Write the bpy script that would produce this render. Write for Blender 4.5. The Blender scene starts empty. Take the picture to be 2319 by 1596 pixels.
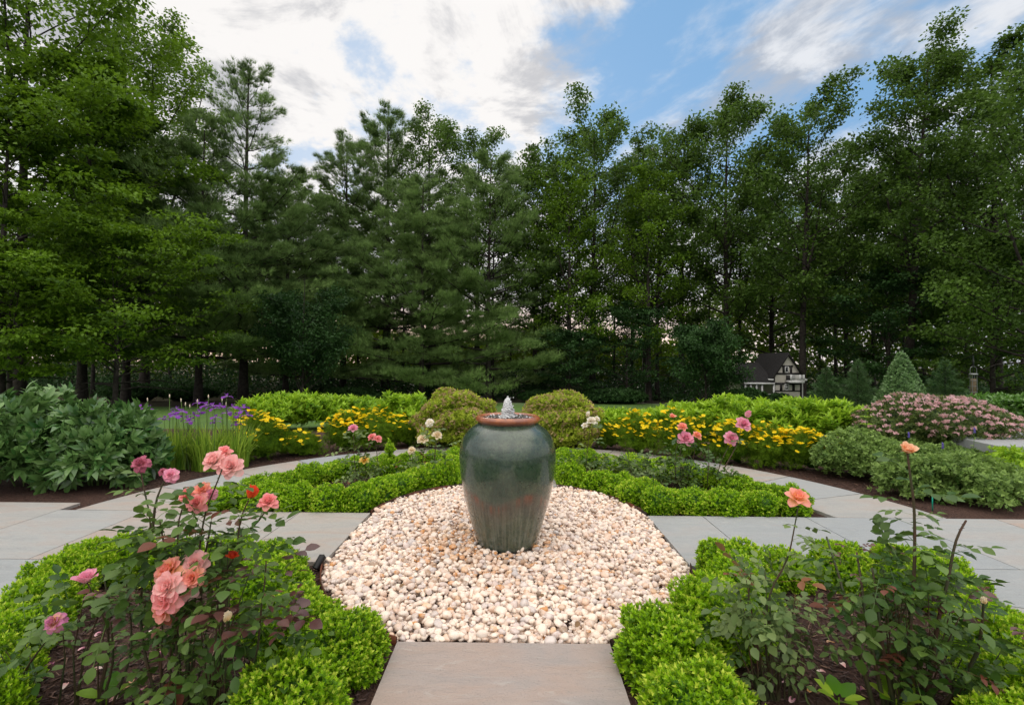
import bpy, math, random
import numpy as np
from mathutils import Vector, Matrix
# ---------------------------------------------------------------- camera, sky, sun
SC = bpy.context.scene
C = SC.collection
CAMH, FPX, PITCH, YAW, ROLL = 1.6, 1070.0, .0187, -.006, .008
cam_d = bpy.data.cameras.new('camera'); cam = bpy.data.objects.new('camera', cam_d); C.objects.link(cam)
cam_d.sensor_width = 36; cam_d.lens = 36*FPX/2319; cam_d.clip_start = .05; cam_d.clip_end = 2000
cam.matrix_world = (Matrix.Translation((0, 0, CAMH)) @ Matrix.Rotation(-YAW, 4, 'Z') @
                    Matrix.Rotation(math.pi/2+PITCH, 4, 'X') @ Matrix.Rotation(ROLL, 4, 'Z'))
SC.camera = cam
SC.view_settings.view_transform = 'Standard'; SC.view_settings.look = 'None'
SC.view_settings.exposure = 0.35; SC.view_settings.gamma = 1
SUN_EL, SUN_AZ = math.radians(20), math.radians(-10)      # low sun behind the pines, through thin cloud
world = bpy.data.worlds.new('World'); SC.world = world; world.use_nodes = True

class NT:
    """tiny node helper"""
    def __init__(s, tree): s.t = tree; s.t.nodes.clear()
    def n(s, typ, **kw):
        nd = s.t.nodes.new(typ)
        for k, v in kw.items():
            if k.startswith('i_'):
                key = k[2:]
                key = int(key) if key.isdigit() else key
                if isinstance(v, bpy.types.NodeSocket): s.t.links.new(v, nd.inputs[key])
                else: nd.inputs[key].default_value = v
            else: setattr(nd, k, v)
        return nd
    def link(s, a, b): s.t.links.new(a, b)
    def math(s, op, a, b=None, c=None, clamp=False):
        nd = s.t.nodes.new('ShaderNodeMath'); nd.operation = op; nd.use_clamp = clamp
        for i, v in enumerate((a, b, c)):
            if v is None: continue
            if isinstance(v, bpy.types.NodeSocket): s.t.links.new(v, nd.inputs[i])
            else: nd.inputs[i].default_value = v
        return nd.outputs[0]
    def mix(s, f, a, b, typ='MIX'):
        nd = s.t.nodes.new('ShaderNodeMix'); nd.data_type = 'RGBA'; nd.blend_type = typ
        for sock, v in ((nd.inputs[0], f), (nd.inputs[6], a), (nd.inputs[7], b)):
            if isinstance(v, bpy.types.NodeSocket): s.t.links.new(v, sock)
            elif isinstance(v, (tuple, list)): sock.default_value = (*v[:3], 1)
            else: sock.default_value = v
        return nd.outputs[2]
    def noise(s, vec, scale, detail=4, rough=.55, dist=0):
        nd = s.n('ShaderNodeTexNoise', i_Scale=scale, i_Detail=detail, i_Roughness=rough, i_Distortion=dist)
        if vec is not None: s.link(vec, nd.inputs['Vector'])
        return nd.outputs['Fac']
    def ss(s, v, lo, hi, a=0., b=1.):
        nd = s.n('ShaderNodeMapRange', interpolation_type='SMOOTHSTEP')
        for i, q in enumerate((v, lo, hi, a, b)):
            if isinstance(q, bpy.types.NodeSocket): s.link(q, nd.inputs[i])
            else: nd.inputs[i].default_value = q
        return nd.outputs[0]

def make_world():
    w = NT(world.node_tree)
    out = w.n('ShaderNodeOutputWorld'); bg = w.n('ShaderNodeBackground'); bg.inputs[1].default_value = .1
    w.link(bg.outputs[0], out.inputs[0])
    sky = w.n('ShaderNodeTexSky', sky_type='NISHITA', sun_disc=False, sun_elevation=SUN_EL,
              sun_rotation=SUN_AZ, air_density=1.0, dust_density=.6, ozone_density=1.6)
    co = w.n('ShaderNodeTexCoord').outputs['Generated']
    sep = w.n('ShaderNodeSeparateXYZ'); w.link(co, sep.inputs[0])
    x, y, z = sep.outputs
    el = w.math('MAXIMUM', z, 0.0)
    dn = w.math('ADD', el, .16)
    u = w.math('DIVIDE', x, dn); v = w.math('DIVIDE', y, dn)
    cv = w.n('ShaderNodeCombineXYZ'); w.link(u, cv.inputs[0]); w.link(v, cv.inputs[1]); cv.inputs[2].default_value = 3.7
    # azimuth tangent in front: how far right of the axis
    az = w.math('ARCTAN2', x, y)
    big = w.noise(cv.outputs[0], 1.05, 9, .6, .35)
    st = w.n('ShaderNodeCombineXYZ'); w.link(w.math('MULTIPLY', w.math('SUBTRACT', u, v), .85), st.inputs[0]); w.link(w.math('MULTIPLY', w.math('ADD', w.math('MULTIPLY', u, 1.25), v), 1.15), st.inputs[1]); st.inputs[2].default_value = 5.1
    wisp = w.noise(st.outputs[0], 1.5, 12, .60, .25)
    # the cloud bank on the left, open blue to the right of it, thin streaks beyond
    azw = w.math('ADD', az, w.math('MULTIPLY', w.math('SUBTRACT', w.noise(cv.outputs[0], 1.9, 6, .62), .5), .75))
    left = w.ss(azw, .24, -.02, 0, 1)
    edge = w.math('ADD', left, w.math('MULTIPLY', w.math('SUBTRACT', big, .5), 1.8))
    bank = w.ss(edge, .15, .85)
    hol = w.ss(w.noise(cv.outputs[0], 2.3, 8, .62, .2), .57, .68)
    bank = w.math('MULTIPLY', bank, w.math('SUBTRACT', 1, w.math('MULTIPLY', hol, .65)))
    puff = w.noise(cv.outputs[0], 2.6, 11, .58, .15)
    mixn = w.math('ADD', w.math('MULTIPLY', wisp, .62), w.math('MULTIPLY', puff, .38))
    rgt = w.ss(w.math('ADD', mixn, w.ss(az, .12, .6, -.022, .022)), .45, .60)
    low = w.ss(w.math('ADD', z, w.math('MULTIPLY', w.math('ADD', big, puff), .42)), .80, .60)
    dens = w.math('MAXIMUM', w.math('MAXIMUM', bank, w.math('MULTIPLY', rgt, .78)), w.math('MULTIPLY', low, .9))
    shade = w.ss(w.math('ADD', w.math('MULTIPLY', w.noise(cv.outputs[0], 2.3, 10, .64, .5), .75), w.math('MULTIPLY', w.noise(cv.outputs[0], 6.5, 8, .6, .3), .25)), .43, .54)
    cl = w.mix(shade, (4.2, 4.25, 4.5), (7.6, 7.4, 7.25))
    # thicker, brighter cloud towards the sun, warm near the horizon
    sd = Vector((math.sin(SUN_AZ)*math.cos(SUN_EL), math.cos(SUN_AZ)*math.cos(SUN_EL), math.sin(SUN_EL)))
    dp = w.n('ShaderNodeVectorMath', operation='DOT_PRODUCT'); w.link(co, dp.inputs[0]); dp.inputs[1].default_value = sd
    glow = w.ss(dp.outputs['Value'], .86, 1.0)
    cl = w.mix(w.math('MULTIPLY', glow, .2), cl, (7.9, 7.75, 7.7))
    warm = w.math('MULTIPLY', w.ss(z, .16, .02), w.ss(dp.outputs['Value'], .55, .98))
    cl = w.mix(w.math('MULTIPLY', warm, .75), cl, (12.5, 8.2, 5.6))
    blue = w.mix(.8, sky.outputs[0], (1.9, 3.75, 6.2))
    col = w.mix(dens, blue, cl)
    # unseen sky overhead and behind the viewer, brightness added to light the foreground
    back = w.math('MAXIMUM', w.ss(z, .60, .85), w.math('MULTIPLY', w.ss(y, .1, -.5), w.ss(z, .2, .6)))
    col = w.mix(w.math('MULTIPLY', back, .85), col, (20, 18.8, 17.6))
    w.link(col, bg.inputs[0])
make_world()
sun_d = bpy.data.lights.new('sun', 'SUN'); sun = bpy.data.objects.new('sun', sun_d); C.objects.link(sun)
sun_d.energy = 1.3; sun_d.angle = math.radians(12); sun_d.color = (1, .93, .82)
sun.rotation_euler = Vector((math.sin(SUN_AZ)*math.cos(SUN_EL), math.cos(SUN_AZ)*math.cos(SUN_EL), math.sin(SUN_EL))).to_track_quat('Z', 'Y').to_euler()

# ---------------------------------------------------------------- measuring: rays of the photograph into the garden
def ray(px, py):
    a, b = px-1159.5, py-798
    cr, sr = math.cos(ROLL), math.sin(ROLL)
    u = a*cr+b*sr; v = -a*sr+b*cr
    x = u/FPX; z2 = -v/FPX; cp, sp = math.cos(PITCH), math.sin(PITCH)
    y = cp-z2*sp; z = sp+z2*cp
    cy, sy = math.cos(YAW), math.sin(YAW)
    return x*cy+y*sy, -x*sy+y*cy, z
def G(px, py, h=0.):
    X, Y, Z = ray(px, py); t = (h-CAMH)/Z
    return np.array([X*t, Y*t, h])
def P(px, py, d):
    X, Y, Z = ray(px, py); t = d/Y
    return np.array([X*t, d, CAMH+Z*t])
def ground_h(y):
    return float(np.interp(y, [0, 10.5, 30, 60, 400], [0, 0, -1.0, -1.0, -1.0]))

# ---------------------------------------------------------------- mesh building
class MB:
    def __init__(s): s.ch = []; s.nv = 0
    def add(s, V, F, var=.5):
        V = np.asarray(V, float).reshape(-1, 3); F = np.asarray(F, int)
        s.ch.append((V, F+s.nv, np.broadcast_to(np.asarray(var, float), (len(V),)))); s.nv += len(V); return s
    def build(s, name, mat, parent=None, smooth=False, off=(0, 0, 0)):
        V = np.concatenate([c[0] for c in s.ch])-np.asarray(off, float)
        me = bpy.data.meshes.new(name); me.vertices.add(len(V)); me.vertices.foreach_set('co', V.ravel().astype(np.float32))
        li = np.concatenate([c[1].ravel() for c in s.ch]); me.loops.add(len(li)); me.loops.foreach_set('vertex_index', li.astype(np.int32))
        tot = np.concatenate([np.full(len(c[1]), c[1].shape[1]) for c in s.ch])
        st = np.concatenate([[0], np.cumsum(tot)[:-1]])
        me.polygons.add(len(tot)); me.polygons.foreach_set('loop_start', st.astype(np.int32))
        if smooth: me.polygons.foreach_set('use_smooth', np.ones(len(tot), bool))
        at = me.attributes.new('v', 'FLOAT', 'POINT'); at.data.foreach_set('value', np.concatenate([c[2] for c in s.ch]).astype(np.float32))
        me.update(calc_edges=True)
        for m in (mat if isinstance(mat, (list, tuple)) else [mat]): me.materials.append(m)
        o = bpy.data.objects.new(name, me); C.objects.link(o)
        if parent is not None: o.parent = parent
        return o
def tag(o, label=None, cat=None, group=None, kind=None):
    if label: o['label'] = label
    if cat: o['category'] = cat
    if group: o['group'] = group
    if kind: o['kind'] = kind
    return o
def thing(name, label, cat, loc=(0, 0, 0), group=None, rz=0.):
    o = bpy.data.objects.new(name, None); C.objects.link(o); o.location = [float(q) for q in loc]; o.rotation_euler = (0, 0, rz)
    o.empty_display_size = .1
    return tag(o, label, cat, group)
def copy_tree(o, loc=None, rz=0., sc=None, label=None, group=None, parent=None):
    c = o.copy(); C.objects.link(c); c.parent = parent
    if parent is None:
        if loc is not None: c.location = [float(q) for q in loc]
        c.rotation_euler = (0, 0, rz)
        if sc is not None: c.scale = sc
        if label: c['label'] = label
        if group: c['group'] = group
    for ch in list(o.children): copy_tree(ch, parent=c)
    return c
def nz(a):
    return a/np.maximum(np.linalg.norm(a, axis=-1, keepdims=True), 1e-9)
def frames(d, n):
    """rotation matrices whose local y is d and whose local z is near n"""
    y = nz(d); x = np.cross(y, n); bad = np.linalg.norm(x, axis=1) < 1e-4
    x[bad] = np.cross(y[bad], [1., .3, .2]); x = nz(x); z = np.cross(x, y)
    return np.stack([x, y, z], -1)
def scatter(mb, T, pos, R, sc, var):
    V, F = T[:2]; m = len(pos)
    if m == 0: return
    sc = np.asarray(sc, float)
    if sc.ndim == 0: sc = np.full(m, float(sc))
    if sc.ndim == 1: sc = sc[:, None].repeat(3, 1)
    W = np.einsum('mij,mnj->mni', R, V[None]*sc[:, None, :])+pos[:, None, :]
    FF = (F[None]+(np.arange(m)*len(V))[:, None, None]).reshape(-1, F.shape[1])
    vv = np.repeat(np.asarray(var, float), len(V))
    if len(T) > 2: vv = np.clip(vv+np.tile(T[2], m), 0, 1)
    mb.add(W.reshape(-1, 3), FF, vv)
def tube(mb, pts, rad, k=6, var=.5, cap=True):
    pts = np.asarray(pts, float); n = len(pts); rad = np.broadcast_to(np.asarray(rad, float), (n,))
    t = nz(np.gradient(pts, axis=0)); ref = np.array([.0, .0, 1.]) if abs(t[0][2]) < .8 else np.array([1., 0, 0])
    x = nz(np.cross(t, ref)); y = np.cross(t, x); a = np.arange(k)*2*math.pi/k
    V = pts[:, None]+rad[:, None, None]*(np.cos(a)[None, :, None]*x[:, None]+np.sin(a)[None, :, None]*y[:, None])
    i = np.arange(n-1)[:, None]*k; j = np.arange(k)[None]; j2 = (j+1) % k
    F = np.stack([i+j, i+j2, i+k+j2, i+k+j], -1).reshape(-1, 4)
    mb.add(V.reshape(-1, 3), F, var)
    if cap:
        c = len(pts)-1; mb.add(np.vstack([V[c], pts[c]+t[c]*rad[c]*.6]), [[q, (q+1) % k, k] for q in range(k)], var)
def box(mb, lo, hi, var=.5):
    x0, y0, z0 = lo; x1, y1, z1 = hi
    V = [(x0,y0,z0),(x1,y0,z0),(x1,y1,z0),(x0,y1,z0),(x0,y0,z1),(x1,y0,z1),(x1,y1,z1),(x0,y1,z1)]
    mb.add(V, [(0,3,2,1),(4,5,6,7),(0,1,5,4),(1,2,6,5),(2,3,7,6),(3,0,4,7)], var)
def lathe(mb, prof, k=64, var=.5, c=(0, 0, 0)):
    a = np.arange(k)*2*math.pi/k; prof = np.asarray(prof, float)
    V = np.stack([prof[:, None, 0]*np.cos(a)+c[0], prof[:, None, 0]*np.sin(a)+c[1], np.broadcast_to(prof[:, None, 1]+c[2], (len(prof), k))], -1)
    i = np.arange(len(prof)-1)[:, None]*k; j = np.arange(k)[None]; j2 = (j+1) % k
    mb.add(V.reshape(-1, 3), np.stack([i+j, i+j2, i+k+j2, i+k+j], -1).reshape(-1, 4), var)
def prism(mb, poly, z0, z1, var=.5):
    n = len(poly); V = [(x, y, z0) for x, y in poly]+[(x, y, z1) for x, y in poly]
    mb.add(V, [[i, (i+1) % n, n+(i+1) % n, n+i] for i in range(n)], var)
    mb.add([(x, y, z1) for x, y in poly], [list(range(n))], var)

def A(*r): return np.array(r, float)
# leaf templates: length along +y, face +z
LEAF4 = (A((0,0,0),(.27,.45,.07),(0,1,-.04),(-.27,.45,.07)), A((0,1,2),(0,2,3)).astype(int))
LEAF5 = (A((0,0,0),(.25,.38,.09),(0,1,-.10),(-.25,.38,.09),(0,.5,0)), A((0,1,2,4),(0,4,2,3)).astype(int))
LEAFR = (A((0,0,0),(.24,.2,.05),(.33,.5,.07),(.19,.8,.02),(0,1,-.07),(-.19,.8,.02),(-.33,.5,.07),(-.24,.2,.05),(0,.3,.0),(0,.65,-.01)),
         A((0,1,2,8),(8,2,3,9),(9,3,4,5),(0,8,6,7),(8,9,5,6)).astype(int))
LONG = (A((0,0,0),(.12,.25,.04),(.14,.55,.03),(0,1,-.22),(-.14,.55,.03),(-.12,.25,.04),(0,.3,0),(0,.62,-.06)),
        A((0,1,2,6),(6,2,3,7),(0,6,4,5),(6,7,3,4)).astype(int))
def tuft(n, seed, w=.035, up=.5):
    r = np.random.default_rng(seed); V = []; F = []
    for i in range(n):
        a = r.uniform(0, 6.28); e = r.uniform(.15, 1.)
        d = nz(A(math.cos(a)*e, up+r.uniform(0, .9), math.sin(a)*e)[None])[0]*r.uniform(.7, 1.1)
        s = nz(np.cross(d, [.3, .5, .8])[None])[0]*w
        V += [s*.6, -s*.6, d]; F.append((3*i, 3*i+1, 3*i+2))
    return np.array(V), np.array(F)
def sprig(n, seed, leaf=LEAF4, sp=.55, L=.5):
    """little rosette of leaves about +y"""
    r = np.random.default_rng(seed); mb = MB(); Vs = []; Fs = []; Cs = []; k = 0
    for i in range(n):
        a = i*2.4+r.uniform(-.3, .3); t = i/max(1, n-1); tilt = sp*(1.25-.75*t)+r.uniform(-.1, .1)
        d = A(math.cos(a)*math.sin(tilt*1.5), math.cos(tilt*1.5), math.sin(a)*math.sin(tilt*1.5))
        R = frames(d[None], A(0, 1, 0)[None])[0]
        Vs.append((leaf[0]*A(1.15, 1, 1)*L*r.uniform(.8, 1.1))@R.T+A(0, t*.5, 0)); Fs.append(leaf[1]+k); k += len(leaf[0]); Cs.append(np.full(len(leaf[0]), r.uniform(-.3, .1)+.4*t))
    return np.concatenate(Vs), np.concatenate(Fs), np.concatenate(Cs)

# ---------------------------------------------------------------- materials
def mat(name):
    m = bpy.data.materials.new(name); m.use_nodes = True; return m, NT(m.node_tree)
def leafmat(name, a, b, rough=.5, tr=.3, trcol=None, c3=None, spec=.4):
    m, w = mat(name)
    v = w.n('ShaderNodeAttribute', attribute_name='v').outputs['Fac']
    rnd = w.n('ShaderNodeObjectInfo').outputs['Random']
    f = w.math('ADD', v, w.math('MULTIPLY', w.math('SUBTRACT', rnd, .5), .16), clamp=True)
    col = w.mix(f, a, b)
    if c3: col = w.mix(w.ss(v, .93, .97), col, c3)
    p = w.n('ShaderNodeBsdfPrincipled', i_Roughness=rough); w.link(col, p.inputs['Base Color']); p.inputs['Specular IOR Level'].default_value = spec
    t = w.n('ShaderNodeBsdfTranslucent'); tc = w.mix(.6, col, trcol or tuple(min(1, q*1.6) for q in b)); w.link(tc, t.inputs[0])
    mx = w.n('ShaderNodeMixShader'); mx.inputs[0].default_value = tr
    w.link(p.outputs[0], mx.inputs[1]); w.link(t.outputs[0], mx.inputs[2])
    o = w.n('ShaderNodeOutputMaterial'); w.link(mx.outputs[0], o.inputs[0]); return m
def simple(name, col, rough=.5, metal=0., bump=0., scale=40., col2=None, nscale=6., spec=.3):
    m, w = mat(name); p = w.n('ShaderNodeBsdfPrincipled', i_Roughness=rough, i_Metallic=metal)
    p.inputs['Specular IOR Level'].default_value = spec
    co = w.n('ShaderNodeTexCoord').outputs['Object']
    c = w.mix(w.ss(w.noise(co, nscale, 6), .35, .65), col, col2 or tuple(q*.8 for q in col)); w.link(c, p.inputs['Base Color'])
    if bump:
        b = w.n('ShaderNodeBump', i_Strength=bump, i_Distance=.02); w.link(w.noise(co, scale, 6), b.inputs['Height']); w.link(b.outputs[0], p.inputs['Normal'])
    o = w.n('ShaderNodeOutputMaterial'); w.link(p.outputs[0], o.inputs[0]); return m
M = {}
def petalmat(name, base, tip, tr=.35):
    """v runs from petal base (0) to edge (1)"""
    m, w = mat(name); v = w.n('ShaderNodeAttribute', attribute_name='v').outputs['Fac']
    col = w.mix(w.ss(v, .1, .9), base, tip)
    p = w.n('ShaderNodeBsdfPrincipled', i_Roughness=.6); w.link(col, p.inputs['Base Color']); p.inputs['Specular IOR Level'].default_value = .25
    t = w.n('ShaderNodeBsdfTranslucent'); w.link(col, t.inputs[0]); mx = w.n('ShaderNodeMixShader'); mx.inputs[0].default_value = tr
    w.link(p.outputs[0], mx.inputs[1]); w.link(t.outputs[0], mx.inputs[2])
    o = w.n('ShaderNodeOutputMaterial'); w.link(mx.outputs[0], o.inputs[0]); return m
M['box'] = leafmat('boxwood_leaf', (.022, .095, .003), (.33, .56, .012), .42, .26, c3=(.50, .60, .06), spec=.3)
M['oak'] = leafmat('tree_leaf', (.008, .032, .004), (.11, .20, .028), .55, .26, spec=.2)
M['beech'] = leafmat('beech_leaf', (.009, .040, .003), (.16, .285, .017), .55, .30, spec=.2)
M['pine'] = leafmat('pine_needle', (.014, .045, .008), (.22, .34, .10), .6, .15, spec=.15)
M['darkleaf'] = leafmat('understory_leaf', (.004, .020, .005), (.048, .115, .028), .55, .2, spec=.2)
M['far'] = leafmat('far_leaf', (.010, .032, .002), (.10, .16, .008), .5, .35, spec=.1)
M['peony'] = leafmat('peony_leaf', (.014, .075, .012), (.17, .30, .085), .25, .12, spec=.5)
M['rose'] = leafmat('rose_leaf', (.018, .062, .006), (.13, .215, .040), .42, .18, c3=(.16, .05, .03), spec=.35)
M['rosered'] = leafmat('rose_young_leaf', (.075, .028, .026), (.16, .068, .055), .33, .2, spec=.6)
M['roseg'] = leafmat('rose_dull_leaf', (.036, .082, .014), (.19, .26, .08), .45, .18, c3=(.22, .09, .04), spec=.35)
M['phlox'] = leafmat('phlox_leaf', (.065, .21, .006), (.36, .54, .035), .45, .3, spec=.3)
M['coreo'] = leafmat('feathery_leaf', (.028, .085, .003), (.17, .29, .015), .6, .3, spec=.15)
M['iris'] = leafmat('iris_leaf', (.09, .22, .02), (.36, .50, .06), .45, .35, spec=.3)
M['gold'] = leafmat('gold_spirea_leaf', (.11, .19, .01), (.42, .50, .05), .5, .3, spec=.2)
M['goldtip'] = leafmat('spirea_seedhead', (.30, .20, .09), (.50, .38, .20), .7, .2, spec=.1)
M['pinkfl'] = leafmat('pink_flower_head', (.38, .20, .15), (.90, .58, .62), .7, .25, spec=.15)
M['spir'] = leafmat('spirea_leaf', (.035, .085, .012), (.14, .19, .04), .5, .25)
M['cat'] = leafmat('grey_green_leaf', (.025, .08, .010), (.24, .36, .09), .5, .22, spec=.25)
M['grc'] = leafmat('glossy_cover_leaf', (.03, .10, .015), (.12, .26, .04), .3, .2, spec=.6)
M['conebush'] = leafmat('holly_leaf', (.018, .07, .015), (.19, .32, .12), .3, .1, spec=.5)
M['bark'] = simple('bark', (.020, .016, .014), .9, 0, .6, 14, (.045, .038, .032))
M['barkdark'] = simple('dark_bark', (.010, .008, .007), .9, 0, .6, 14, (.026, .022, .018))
M['stem'] = simple('green_stem', (.08, .16, .03), .5, 0, 0, 40, (.13, .20, .05))
M['cane'] = simple('rose_cane', (.045, .06, .025), .5, 0, .2, 60, (.09, .045, .03))
M['yellow'] = petalmat('yellow_petal', (.90, .62, .01), (.95, .76, .01))
M['purple'] = petalmat('purple_petal', (.45, .35, .5), (.24, .05, .42))
M['pink'] = petalmat('pink_petal', (.96, .62, .50), (.93, .36, .37))
M['palepink'] = petalmat('pale_pink_petal', (.97, .78, .70), (.94, .52, .50))
M['coral'] = petalmat('coral_petal', (.96, .58, .26), (.94, .40, .33))
M['orange'] = petalmat('orange_bud_petal', (.90, .22, .05), (.85, .10, .05))
M['mauve'] = petalmat('mauve_petal', (.93, .58, .62), (.86, .36, .50))
M['wilt'] = petalmat('wilted_petal', (.72, .28, .32), (.50, .14, .22))
M['wiltm'] = petalmat('wilted_gold_petal', (.85, .55, .30), (.55, .18, .35))
M['cream'] = petalmat('cream_petal', (.90, .72, .40), (.90, .80, .62))
M['white'] = petalmat('white_petal', (.90, .82, .6), (.92, .88, .80))
M['yrose'] = petalmat('yellow_rose_petal', (.90, .55, .05), (.92, .72, .22))
M['peach'] = petalmat('peach_petal', (.92, .48, .20), (.92, .58, .38))
M['spike'] = petalmat('violet_spike_petal', (.15, .12, .5), (.22, .16, .55))
# ---------------------------------------------------------------- ground materials
def groundmat(name, cols, scale, bump, rough=.9, fine=60, bs=.6):
    m, w = mat(name); co = w.n('ShaderNodeTexCoord').outputs['Object']
    n1 = w.noise(co, scale, 8, .6); n2 = w.noise(co, fine, 6, .7)
    c = w.mix(w.ss(n1, .3, .7), cols[0], cols[1]); c = w.mix(w.ss(n2, .42, .62), c, cols[2])
    p = w.n('ShaderNodeBsdfPrincipled', i_Roughness=rough); w.link(c, p.inputs['Base Color']); p.inputs['Specular IOR Level'].default_value = .2
    b = w.n('ShaderNodeBump', i_Strength=bs, i_Distance=bump); w.link(n2, b.inputs['Height']); w.link(b.outputs[0], p.inputs['Normal'])
    o = w.n('ShaderNodeOutputMaterial'); w.link(p.outputs[0], o.inputs[0]); return m
M['floor'] = groundmat('forest_floor', ((.05, .035, .022), (.035, .05, .018), (.07, .05, .032)), .8, .05)
M['mulch'] = groundmat('mulch', ((.060, .032, .024), (.040, .022, .018), (.11, .062, .046)), 3, .03, fine=45, bs=1)
def lawnmat():
    m, w = mat('lawn_grass'); co = w.n('ShaderNodeTexCoord').outputs['Object']
    sx = w.n('ShaderNodeSeparateXYZ'); w.link(co, sx.inputs[0])
    band = w.math('SINE', w.math('ADD', w.math('MULTIPLY', sx.outputs[0], 1.6), w.math('MULTIPLY', sx.outputs[1], 2.2)))
    n2 = w.noise(co, 30, 5, .7); n1 = w.noise(co, .7, 5)
    c = w.mix(w.ss(n1, .3, .7), (.055, .13, .012), (.08, .17, .018)); c = w.mix(w.math('MULTIPLY', w.ss(n2, .35, .7), .6), c, (.075, .14, .024))
    c = w.mix(w.math('MULTIPLY', w.ss(band, -.6, .6), .25), c, (.060, .125, .016))
    p = w.n('ShaderNodeBsdfPrincipled', i_Roughness=.8); w.link(c, p.inputs['Base Color'])
    b = w.n('ShaderNodeBump', i_Strength=.8, i_Distance=.03); w.link(n2, b.inputs['Height']); w.link(b.outputs[0], p.inputs['Normal'])
    o = w.n('ShaderNodeOutputMaterial'); w.link(p.outputs[0], o.inputs[0]); return m
M['lawn'] = lawnmat()
def stonemat():
    m, w = mat('bluestone'); co = w.n('ShaderNodeTexCoord').outputs['Object']
    v = w.n('ShaderNodeAttribute', attribute_name='v').outputs['Fac']
    r = w.n('ShaderNodeValToRGB'); r.color_ramp.elements[0].color = (.29, .315, .33, 1); r.color_ramp.elements[1].color = (.345, .285, .258, 1)
    e = r.color_ramp.elements.new(.3); e.color = (.34, .352, .35, 1); e = r.color_ramp.elements.new(.62); e.color = (.36, .343, .318, 1)
    w.link(v, r.inputs[0])
    mp = w.n('ShaderNodeMapping'); mp.inputs['Rotation'].default_value = (0, 0, .5); mp.inputs['Scale'].default_value = (1, 3.4, 1); w.link(co, mp.inputs[0])
    n1 = w.noise(mp.outputs[0], 1.5, 7, .6, .6); n2 = w.noise(co, 110, 4, .7); n3 = w.noise(co, 3.2, 5, .6, 1.)
    c = w.mix(w.math('MULTIPLY', w.ss(n1, .42, .66), w.ss(v, .0, .8, .04, .7)), r.outputs[0], (.37, .282, .235))
    n4 = w.noise(mp.outputs[0], 5.5, 8, .7, 1.2); c = w.mix(w.math('MULTIPLY', w.ss(n4, .52, .70), .28), c, (.25, .245, .24)); c = w.mix(w.math('MULTIPLY', w.ss(n4, .46, .34), .35), c, (.43, .41, .38))
    c = w.mix(w.math('MULTIPLY', w.ss(n1, .50, .30), .35), c, (.24, .248, .25))
    c = w.mix(w.math('MULTIPLY', w.ss(n2, .54, .68), .45), c, (.17, .17, .165))
    rust = w.math('MULTIPLY', w.ss(w.noise(mp.outputs[0], 2.6, 6, .6, .8), .66, .74), .5); c = w.mix(rust, c, (.36, .23, .14))
    p = w.n('ShaderNodeBsdfPrincipled', i_Roughness=.62); w.link(c, p.inputs['Base Color']); p.inputs['Specular IOR Level'].default_value = .3
    b = w.n('ShaderNodeBump', i_Strength=.55, i_Distance=.014); w.link(w.math('ADD', w.math('MULTIPLY', w.math('ADD', n3, n4), 1.2), w.math('MULTIPLY', n2, .12)), b.inputs['Height']); w.link(b.outputs[0], p.inputs['Normal'])
    o = w.n('ShaderNodeOutputMaterial'); w.link(p.outputs[0], o.inputs[0]); return m
M['stone'] = stonemat()
# ---------------------------------------------------------------- terrain, lawn, beds
CX, CY, HW, CC = -.05, 4.23, .59, 1.40            # garden centre, half path width, centre to slab ends
CF, CB = 1.595, 1.68
def rb(a):
    """radius of the pebble bed: a circle slightly stretched along the main path"""
    s = np.sin(a); t = np.clip((np.abs(s)-.388)/.55, 0, 1); return 1.52+np.where(s > 0, .262, .18)*t
RIN, ROUT = 3.36, 4.46
def sheet(name, xs, ys, dz, m):
    xs, ys = np.asarray(xs, float), np.asarray(ys, float)
    X, Y = np.meshgrid(xs, ys); Z = np.vectorize(ground_h)(Y)+dz
    n = len(xs); i = np.arange(len(ys)-1)[:, None]*n; j = np.arange(n-1)[None]
    return tag(MB().add(np.stack([X, Y, Z], -1), np.stack([i+j, i+j+1, i+n+j+1, i+n+j], -1).reshape(-1, 4)).build(name, m, smooth=True), kind='structure')
sheet('ground', np.linspace(-400, 400, 41), [-60, -20, 0, 10.5, 14, 18, 22, 26, 30, 40, 60, 120, 400], -.03, M['floor'])
def lawn():
    xs = np.linspace(-60, 60, 81); ys = np.linspace(0, 1, 12)
    X, T = np.meshgrid(xs, ys); far = 28.5+1.2*np.sin(X*.21+.6)-np.clip(-X-6, 0, 9)*.8
    Y = 8.6+(far-8.6)*T; Z = np.interp(Y, [0, 10.5, 30, 60], [0, 0, -1, -1])+.012
    n = len(xs); i = np.arange(11)[:, None]*n; j = np.arange(n-1)[None]
    tag(MB().add(np.stack([X, Y, Z], -1), np.stack([i+j, i+j+1, i+n+j+1, i+n+j], -1).reshape(-1, 4)).build('lawn', M['lawn'], smooth=True), kind='structure')
lawn()
def bed():
    mb = MB(); N = 72; r = np.array([0, 1.45, 2.4, 3.4, 4.4, 5.4, 6.4, 7.6, 9.0]); a = np.arange(N)*2*math.pi/N
    rr = r[:, None]*(1+.0*a); k = np.where(r[:, None] > 5, 1+.06*np.sin(a*3+1), 1)
    Xx = CX+rr*k*np.cos(a)*np.where(r[:, None] > 6, 1.35, 1); Yy = np.minimum(CY+rr*k*np.sin(a), 10.6)
    rng = np.random.default_rng(3); Z = rng.uniform(-.004, .012, Xx.shape); Z[0] = 0
    i = np.arange(len(r)-1)[:, None]*N; j = np.arange(N)[None]; j2 = (j+1) % N
    mb.add(np.stack([Xx, Yy, Z+.018], -1), np.stack([i+j, i+N+j, i+N+j2, i+j2], -1).reshape(-1, 4))
    tag(mb.build('mulch_bed', M['mulch'], smooth=True), kind='structure')
bed()
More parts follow.
